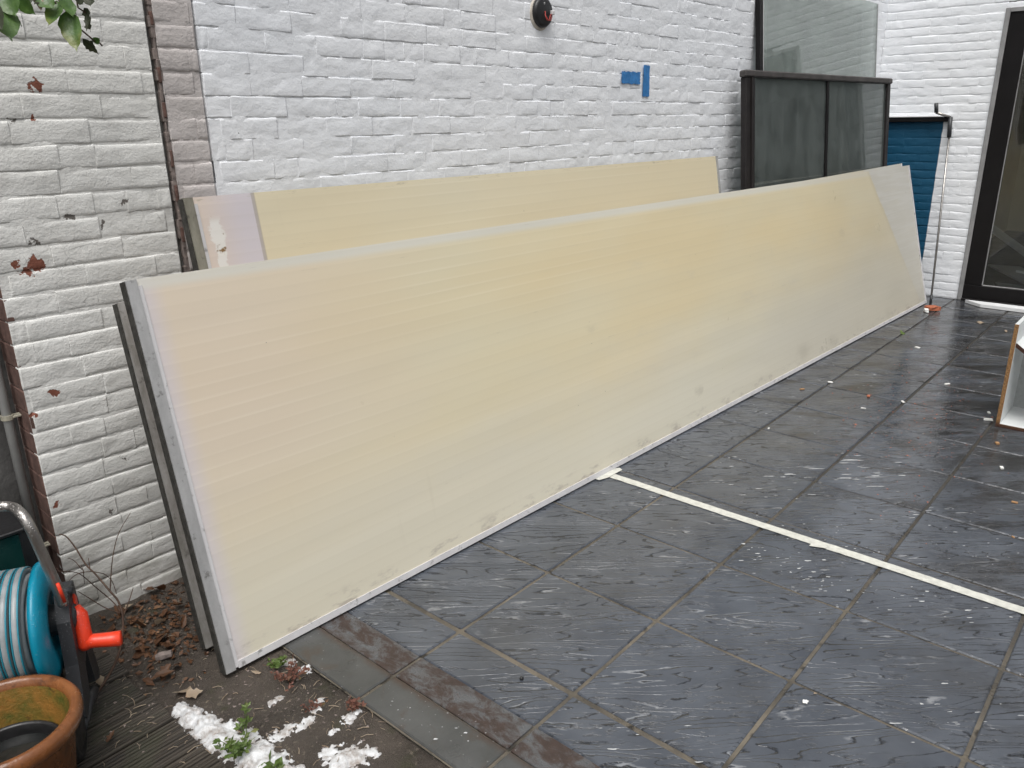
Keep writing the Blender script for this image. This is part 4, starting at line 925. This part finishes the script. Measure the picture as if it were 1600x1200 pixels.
# steel push handle
inv = M4.inverted()
def side_pt(px, py, off):       # point on the upright plane just outside the flange
    d = ray(px, py); o_ = hub + ux*off; return inv @ (CAM + d*((o_-CAM).dot(ux)/d.dot(ux)))
hp = [side_pt(99, 944, .052), side_pt(92, 925, .050), side_pt(76, 888, .045), side_pt(61, 855, .040), side_pt(48, 826, .034), side_pt(34, 804, .018), side_pt(16, 792, -.012)]
hp += [hp[-1] + Vector((-0.05, 0.0, 0.006)), hp[-1] + Vector((-0.25, 0.0, 0.006))]
Q = []
for i in range(len(hp)-1):
    p0 = hp[max(i-1, 0)]; p1 = hp[i]; p2 = hp[i+1]; p3 = hp[min(i+2, len(hp)-1)]
    for k in range(5):
        s_ = k/5; Q.append(0.5*((2*p1)+(p2-p0)*s_+(2*p0-5*p1+4*p2-p3)*s_*s_+(3*p1-p0-3*p2+p3)*s_**3))
Q.append(hp[-1]); link('push_handle', MB().tube(Q, 0.0125, 16), STEEL, t, smooth=True)
link('handle_stripe', MB().tube([side_pt(101, 940, .066), side_pt(90, 912, .062)], 0.0045, 8), ORANGE, t, smooth=True)

# ------------------------------------------------------------------ plants, leaves, twigs
def leaf_mesh(name, ln, wd, seed, fold=0.25, curl=0.2, serr=0.0, tip=1.6, n=10):
    rr = random.Random(seed); b = MB(); v = []; f = []
    for i in range(n+1):
        t_ = i/n; w = wd/2*(math.sin(math.pi*min(1, t_**0.75))**0.9)*(1-0.25*t_)*(1+serr*(rr.random()-0.5))
        if t_ > 0.86: w = wd*0.07*(1-t_)/0.14
        z = curl*ln*(t_**2) + 0.02*ln*rr.uniform(-1, 1)
        for sgn in (-1, -0.5, 0, 0.5, 1):
            v.append((sgn*w*(1+serr*(rr.random()-.5)), t_*ln, z + abs(sgn)*w*fold + 0.03*wd*rr.uniform(-1, 1)))
    for i in range(n):
        for k in range(4): a = i*5+k; f.append((a, a+1, a+6, a+5))
    return b.add(v, f).mesh(name, True)
def leaf_between(name, p0, p1, wd, mat, parent, seed, roll=0.0, **k):
    p0, p1 = Vector(p0), Vector(p1); ey = (p1-p0).normalized(); to = (CAM-p0).normalized(); ez = (to - ey*to.dot(ey)).normalized(); ez = Matrix.Rotation(roll, 3, ey) @ ez; ex = ey.cross(ez)
    M_ = frame(p0, ex, ey, ez); o = link(name, leaf_mesh(name, (p1-p0).length, wd, seed, **k), mat, parent); o.matrix_world = M_ if parent is None else parent.matrix_world.inverted() @ M_
    if parent is not None: o.matrix_local = parent.matrix_world.inverted() @ M_
    return o
t = thing('creeper', 'green creeper leaves hanging over the top of the cream wall', 'plant', T(0.85, 2.38, 1.95))
bpy.context.view_layer.update()
inv = t.matrix_world.inverted()
st = [[(60, -30, 2.36), (85, -10, 2.34), (100, 12, 2.33), (125, 45, 2.33), (150, 66, 2.34), (153, 64, 2.34), (160, 72, 2.34)], [(-30, -30, 2.3), (10, -8, 2.31), (60, -4, 2.33), (115, -6, 2.34)], [(100, 12, 2.33), (84, 3, 2.33), (60, -4, 2.33)], [(118, -12, 2.35), (122, 12, 2.36), (134, 20, 2.36)]]
for s_ in st: link('stem', MB().tube([inv @ yp(*q) for q in s_], 0.0022, 6), TWIG, t, smooth=True)
for i, (a, c_, w, mt, rl, kw) in enumerate((((90, 2, 2.33), (80, 48, 2.30), .048, LEAF, .5, {}), ((103, 17, 2.32), (125, 86, 2.29), .062, LEAF, .2, dict(serr=.12)), ((-8, 6, 2.28), (14, 71, 2.24), .085, LEAF, -.5, {}), ((-4, -6, 2.31), (42, 37, 2.28), .05, LEAF, .9, {}), ((62, -6, 2.33), (86, 18, 2.30), .05, LEAF, -.3, {}),
      ((28, -6, 2.30), (60, 22, 2.27), .05, LEAF, .6, {}), ((100, -4, 2.33), (112, 32, 2.30), .045, LEAF, -.5, dict(serr=.15)), ((8, -10, 2.28), (30, 30, 2.25), .06, LEAF, .3, {}),
      ((66, -8, 2.34), (52, 11, 2.32), .03, LEAF_D, .2, {}), ((18, -12, 2.33), (30, 9, 2.32), .03, LEAF_D, .4, {}), ((36, -10, 2.33), (43, 12, 2.32), .02, LEAF, .1, {}), ((48, -10, 2.33), (45, 11, 2.32), .016, LEAF_D, .1, {}), ((60, -8, 2.33), (66, 20, 2.32), .02, DRY_P, .2, {}),
      ((132, 12, 2.36), (152, 47, 2.35), .036, LEAF_D, .9, dict(serr=.8, curl=.4)), ((138, -10, 2.36), (143, 12, 2.35), .036, LEAF_D, .3, dict(serr=.5)), ((122, -8, 2.35), (122, 10, 2.34), .028, LEAF_D, -.6, dict(serr=.5)), ((129, 60, 2.34), (157, 82, 2.33), .03, LEAF_D, .5, dict(serr=.7, curl=.3)), ((146, 66, 2.34), (156, 59, 2.33), .022, LEAF, .2, {}), ((106, -6, 2.34), (124, 24, 2.33), .02, LEAF, .8, {}), ((-20, 2, 2.25), (8, 52, 2.22), .05, LEAF_D, .2, {}), ((136, 24, 2.35), (138, 52, 2.34), .016, LEAF_D, .5, dict(serr=.8)))):
    leaf_between('leaf', yp(*a), yp(*c_), w, mt, t, 40+i, rl, **kw)
t = thing('dry_vine', 'bare brown vine twig rising from the deck along the wall', 'plant', T(0.60, 2.06, 0.0))
bpy.context.view_layer.update(); inv = t.matrix_world.inverted()
def tw(pts, r0, r1):
    P = [inv @ Vector(p) for p in pts]; Q = []
    for i in range(len(P)-1):
        p0 = P[max(i-1, 0)]; p1 = P[i]; p2 = P[i+1]; p3 = P[min(i+2, len(P)-1)]
        for k in range(4): s_ = k/4; Q.append(0.5*((2*p1)+(p2-p0)*s_+(2*p0-5*p1+4*p2-p3)*s_*s_+(3*p1-p0-3*p2+p3)*s_**3))
    Q.append(P[-1]); link('stem', MB().tube(Q, [r0+(r1-r0)*i/(len(Q)-1) for i in range(len(Q))], 6), TWIG, t, smooth=True)
tw([gp(150, 1085, .01), gp(163, 1066, .02), gp(178, 1040, .05), gp(190, 1005, .10), gp(192, 965, .16), gp(185, 940, .20), gp(172, 924, .23), gp(150, 898, .27), gp(134, 882, .30), gp(118, 856, .35), gp(103, 838, .39), gp(92, 835, .40)], 0.0042, 0.0016)
tw([yp(172, 923, 2.38), yp(174, 890, 2.40), yp(178, 860, 2.41), yp(186, 832, 2.42), yp(204, 801, 2.43)], 0.0018, 0.0009)
tw([yp(190, 958, 2.36), yp(176, 940, 2.40), yp(150, 918, 2.42), yp(125, 897, 2.42), yp(104, 893, 2.42), yp(84, 893, 2.43)], 0.002, 0.001)
tw([yp(192, 965, 2.36), yp(203, 935, 2.40), yp(208, 918, 2.43)], 0.002, 0.001)
tw([yp(140, 893, 2.40), yp(150, 894, 2.41), yp(165, 898, 2.41), yp(176, 910, 2.41), yp(182, 928, 2.40)], 0.0016, 0.001)
tw([yp(188, 958, 2.37), yp(165, 950, 2.40), yp(140, 935, 2.42), yp(122, 924, 2.42)], 0.0018, 0.001)
tw([yp(142, 893, 2.40), yp(126, 895, 2.41), yp(112, 903, 2.41), yp(104, 915, 2.41)], 0.0015, 0.0008)
tw([yp(141, 891, 2.40), yp(138, 872, 2.42)], 0.0015, 0.0009); tw([yp(131, 896, 2.40), yp(127, 882, 2.42)], 0.0013, 0.0008); tw([yp(130, 890, 2.41), yp(132, 912, 2.42)], 0.0013, 0.0008)
tw([yp(128, 890, 2.4), yp(116, 876, 2.42), yp(106, 872, 2.42)], 0.0013, 0.0008)

# leaf litter
rr = random.Random(21)
lm = [leaf_mesh('dry_leaf', rr.uniform(.035, .055), rr.uniform(.018, .036), 100+k, fold=rr.uniform(-.4, .7), curl=rr.uniform(-.2, .5), serr=.7, n=7) for k in range(8)]
def drop_leaf(q, mat, sc=1.0, k=None, z=None, lab='dry brown leaf lying at the foot of the wall', grp='dry leaves at the wall foot', tilt=.35):
    o = link('dry_leaf', lm[rr.randrange(8) if k is None else k], mat); zz = soil_h(q.x, q.y) if z is None else z
    o.location = (q.x, q.y, zz+0.006*sc+0.004); o.rotation_euler = (rr.gauss(0, tilt), rr.gauss(0, tilt), rr.uniform(0, 6.28)); o.scale = (sc*1.25,)*3; return tag(o, lab, 'leaf', grp)
for (px, py, mt, s_) in ((255, 975, DRY_P, .9), (210, 1028, DRY, 1.2), (235, 1060, DRY, 1.2), (250, 1058, DRY, 1.0), (222, 1057, DRY, .9), (262, 958, DRY, 1.0), (200, 965, DRY, .9), (240, 1000, DRY, 1.1), (278, 925, DRY, 1.0), (210, 955, DRY_P, .9), (180, 985, DRY, 1.0), (230, 985, DRY, 1.0), (300, 1000, DRY, 1.0), (195, 1000, DRY, .8), (265, 1005, DRY, 1.0), (225, 935, DRY, 1.0), (245, 930, DRY, 1.1), (287, 950, DRY, 1.2), (205, 985, DRY, .8), (272, 1035, DRY, .9), (285, 985, DRY, .9), (300, 960, DRY, 1.0), (215, 1010, DRY, .9)):
    drop_leaf(gp(px, py), mt, s_)
drop_leaf(gp(297, 1070), DRY_P, 1.1, lab='tan leaf on dirt left of the front panel foot', grp='x')
drop_leaf(gp(290, 1090), DRY_P, 1.0, lab='tan leaf at the upper end of the foam bank', grp='x')
drop_leaf(gp(168, 1166), DRY, .75, z=.003, lab='small reddish leaf lying on the ribbed deck', grp='x', tilt=.1)
drop_leaf(gp(158, 1078), DRY_P, 1.0, z=.004, lab='pale shrivelled leaf at the foot of the vine twig', grp='x')
drop_leaf(gp(408, 1048), DRY_P, .6, lab='orange leaf beside the weeds at the panel foot', grp='x')
for o in list(bpy.data.objects):
    if o.get('group') == 'x': del o['group']
# litter mass: torn leaf bits and twigs on the soil
b = MB()
for _ in range(520):
    px = rr.gauss(240, 48); py = rr.gauss(975, 42); q = gp(px, py)
    if q.y > 2.47 or q.y < 1.95 or q.x < 0.62 or q.x > 1.25: continue
    s_ = rr.uniform(.004, .014); a = rr.uniform(0, 6.28); z = soil_h(q.x, q.y)+rr.uniform(.001, .012); tz = rr.uniform(-.6, .6)
    c1, s1 = math.cos(a)*s_, math.sin(a)*s_; w = rr.uniform(.3, .8)
    b.add([(q.x+c1, q.y+s1, z+tz*s_), (q.x-s1*w, q.y+c1*w, z+.003), (q.x-c1, q.y-s1, z-tz*s_*.3), (q.x+s1*w, q.y-c1*w, z-.001)], [(0, 1, 2), (0, 2, 3)])
tag(link('leaf_litter', b, DRY), 'mass of torn dead leaves on the soil by the wall', 'leaf litter', kind='stuff')
b = MB()
for _ in range(420):
    px = rr.uniform(150, 620); py = rr.gauss(1090, 55); q = gp(px, py)
    if not (0.1 < q.x < 1.08) or q.y > 2.3: continue
    s_ = rr.uniform(.0015, .006); z = soil_h(q.x, q.y) if q.x > 0.7 else 0.0; v = [(q.x+rr.uniform(-s_, s_), q.y+rr.uniform(-s_, s_), z+rr.uniform(0, s_)) for _ in range(5)]
    b.add(v, [(0, 1, 2), (0, 2, 3), (1, 2, 4), (0, 3, 4)])
tag(link('grit', b, CRACK), 'fine grit and crumbs on the dirt and deck', 'grit', kind='stuff')
b = MB()
for _ in range(150):
    px = rr.uniform(150, 600); py = rr.gauss(1095, 60); q = gp(px, py)
    if not (0.25 < q.x < 1.07) or q.y > 2.35 or (q.x-0.312)**2+(q.y-1.826)**2 < 0.03: continue
    z = (soil_h(q.x, q.y) if q.x > 0.7 else 0.001)+.002; a = rr.uniform(0, 6.28); l = rr.uniform(.008, .035); d = Vector((math.cos(a)*l, math.sin(a)*l, rr.uniform(0, .006)))
    p0 = Vector((q.x, q.y, z)); b.tube([p0, p0+d*.5+Vector((rr.uniform(-.003, .003), rr.uniform(-.003, .003), .002)), p0+d], rr.uniform(.0005, .0011), 4, False)
tag(link('straw_bits', b, DRY_P), 'thin dry stalks strewn over dirt and deck', 'stalks', kind='stuff')
q = gp(257, 1024)
o = link('stone', MB().lathe([(0.0001, -.026), (.010, -.025), (.015, -.012), (.013, .006), (.012, .022), (.0001, .025)], 7), CRACK); o.location = (q.x, q.y, soil_h(q.x, q.y)+.014); o.rotation_euler = (1.45, .2, 1.0); tag(o, 'pale elongated stone among the dead leaves', 'stone')

def weed(name, lab, q, n, hgt, spread, mats, seed, leafn=5, lw=.006):
    rr = random.Random(seed); z = soil_h(q.x, q.y) if q.x < 1.08 else 0.0
    t = thing(name, lab, 'plant', T(q.x, q.y, z)); L = lm_w = None
    for i in range(n):
        a = rr.uniform(0, 6.28); h = hgt*rr.uniform(.5, 1.1); s_ = spread*rr.uniform(.3, 1); pts = [Vector((math.cos(a)*s_*u**1.3, math.sin(a)*s_*u**1.3, h*u*(1-.25*u))) for u in (0, .3, .6, .85, 1)]
        st_ = link('stem', MB().tube(pts, [.0011, .001, .0009, .0007, .0005], 5), mats[1], t, smooth=True)
        b = MB()
        for k in range(leafn):
            u = rr.uniform(.25, 1); p = pts[0].lerp(pts[2], u/.6) if u < .6 else pts[2].lerp(pts[4], (u-.6)/.4); d = Vector((rr.gauss(0, 1), rr.gauss(0, 1), rr.uniform(0, .9))).normalized(); w = d.orthogonal().normalized(); l = lw*rr.uniform(1.4, 3.2); nn = d.cross(w)
            b.add([p, p+d*l*.5+w*l*.26+nn*l*.08, p+d*l, p+d*l*.5-w*l*.26+nn*l*.08, p+d*l*.5-nn*l*.03], [(0, 1, 4), (1, 2, 4), (2, 3, 4), (3, 0, 4)])
        link('foliage', b, mats[0], t)
    return t
weed('weed', 'reddish straggly weed at the foot of the front panel', gp(455, 1062), 16, .07, .07, (WEED_R, TWIG), 1, 7, .006)
weed('weed', 'small green weed touching the bottom edge of the panel', gp(432, 1040), 9, .05, .04, (WEED, WEED_R), 2, 7, .007)
weed('weed', 'small reddish weed at the slab corner', gp(552, 1105), 9, .05, .035, (WEED_R, TWIG), 3, 6, .006)
weed('weed', 'reddish seedling in the middle of the dirt strip', gp(490, 1105), 7, .03, .04, (WEED_R, TWIG), 4, 5, .005)
weed('weed', 'tangled green weed growing out of the foam bank', gp(372, 1178), 16, .075, .055, (WEED, WEED), 5, 9, .007)
weed('weed', 'slender upright green sprig behind the foam bank', gp(385, 1150), 3, .16, .03, (WEED, WEED), 6, 9, .008)
weed('weed', 'broad leaved green seedling at the bottom of the foam', gp(432, 1196), 4, .03, .03, (WEED, WEED), 7, 4, .012)

# ------------------------------------------------------------------ rubble bits on the paving
def chip(px, py, sx, sy, sz, mat, name, lab, cat, rz=0.3, seed=0, grp=None):
    rr = random.Random(seed+int(px)); q = gp(px, py); b = MB(); b.box((-sx/2, -sy/2, 0), (sx/2, sy/2, sz), min(sx, sy, sz)*0.12)
    b.v = [(x+rr.uniform(-1, 1)*sx*.13, y+rr.uniform(-1, 1)*sy*.13, z+rr.uniform(0, 1)*sz*.2) for x, y, z in b.v]
    o = link(name, b, mat); o.location = (q.x, q.y, 0.001); o.rotation_euler = (0, 0, rz); return tag(o, lab, cat, grp)
chip(1456, 485, .085, .085, .035, OCHIP, 'brick_fragment', 'orange brick fragment at the foot of the awning crank', 'brick', .9)
chip(1447, 488, .05, .03, .025, WCHIP, 'plaster_chip', 'pale plaster piece beside the orange brick fragment', 'rubble', .4)
for i, (px, py, s_, mt, lab) in enumerate(((1254, 1100, .020, WCHIP, 'white chip on a front tile below a brown leaf bit'), (1276, 1085, .014, TCHIP, 'brown leaf bit on the joint above a white chip'), (1565, 732, .020, WCHIP, 'white chip on the paving below the broken cabinet'), (1558, 694, .022, TCHIP, 'tan splinter just below the broken cabinet corner'), (1411, 629, .020, WCHIP, 'white chip at a joint crossing mid paving'), (1349, 639, .018, WCHIP, 'white chip below the orange brick chip'), (1357, 620, .022, OCHIP, 'orange brick chip on the middle of the paving'),
     (1297, 598, .020, WCHIP, 'white chip on the joint nearest the panel'), (1433, 544, .024, WCHIP, 'small white chip far along the paving'), (1480, 601, .022, WCHIP, 'white chip on the darker far tiles'), (1253, 609, .020, TCHIP, 'tan bit close to the panel foot'), (1201, 670, .012, WCHIP, 'small white crumb at a joint beside the panel'), (1544, 657, .03, WCHIP, 'white flake touching the cabinet bottom corner'), (1545, 646, .02, WCHIP, 'white flake left of the cabinet edge'), (1585, 786, .016, TCHIP, 'orange splinter near the right picture edge'), (1414, 523, .05, WEED, 'yellow green leaf blade on the far paving'), (1531, 507, .06, TCHIP, 'tan leaf lying on the paving before the plank'), (1572, 520, .04, DRY_P, 'pale leaf beside the top of the cabinet'), (1583, 840, .010, TCHIP, 'small tan crumb on the tiles below the cabinet'))):
    if 'leaf' in lab:
        q = gp(px, py); o = link('fallen_leaf', lm[i % 8], DRY_P if mt == TCHIP else mt); o.location = (q.x, q.y, .004); o.scale = (s_*24,)*3; o.rotation_euler = (.1, .05, rr.uniform(0, 6)); tag(o, lab, 'leaf')
    else: chip(px, py, s_*1.3, s_*.65, s_*.3, mt, 'paving_chip', lab, 'rubble', rr.uniform(0, 3), i)
q = gp(815, 1062); o = link('pebble', MB().lathe([(.0001, 0), (.005, .001), (.0065, .004), (.004, .008), (.0001, .009)], 10), BLACKP, smooth=True); o.location = (q.x, q.y, .001); tag(o, 'tiny round black pebble on a front tile', 'pebble')
b = MB(); rr = random.Random(77)
for _ in range(500):
    px, py = rr.gauss(1430, 70), rr.gauss(640, 60); q = gp(px, py)
    if q.y > 1.75 or not (1.5 < q.x < 7.6) or q.y < 0: continue
    s_ = rr.uniform(.0015, .006); v = [(q.x+rr.uniform(-s_, s_), q.y+rr.uniform(-s_, s_), .001+rr.uniform(0, s_*.8)) for _ in range(5)]
    b.add(v, [(0, 1, 2), (0, 2, 3), (1, 2, 4), (0, 3, 4)])
tag(link('brick_crumbs', b, OCHIP), 'fine reddish crumbs strewn over the far paving', 'rubble', kind='stuff')
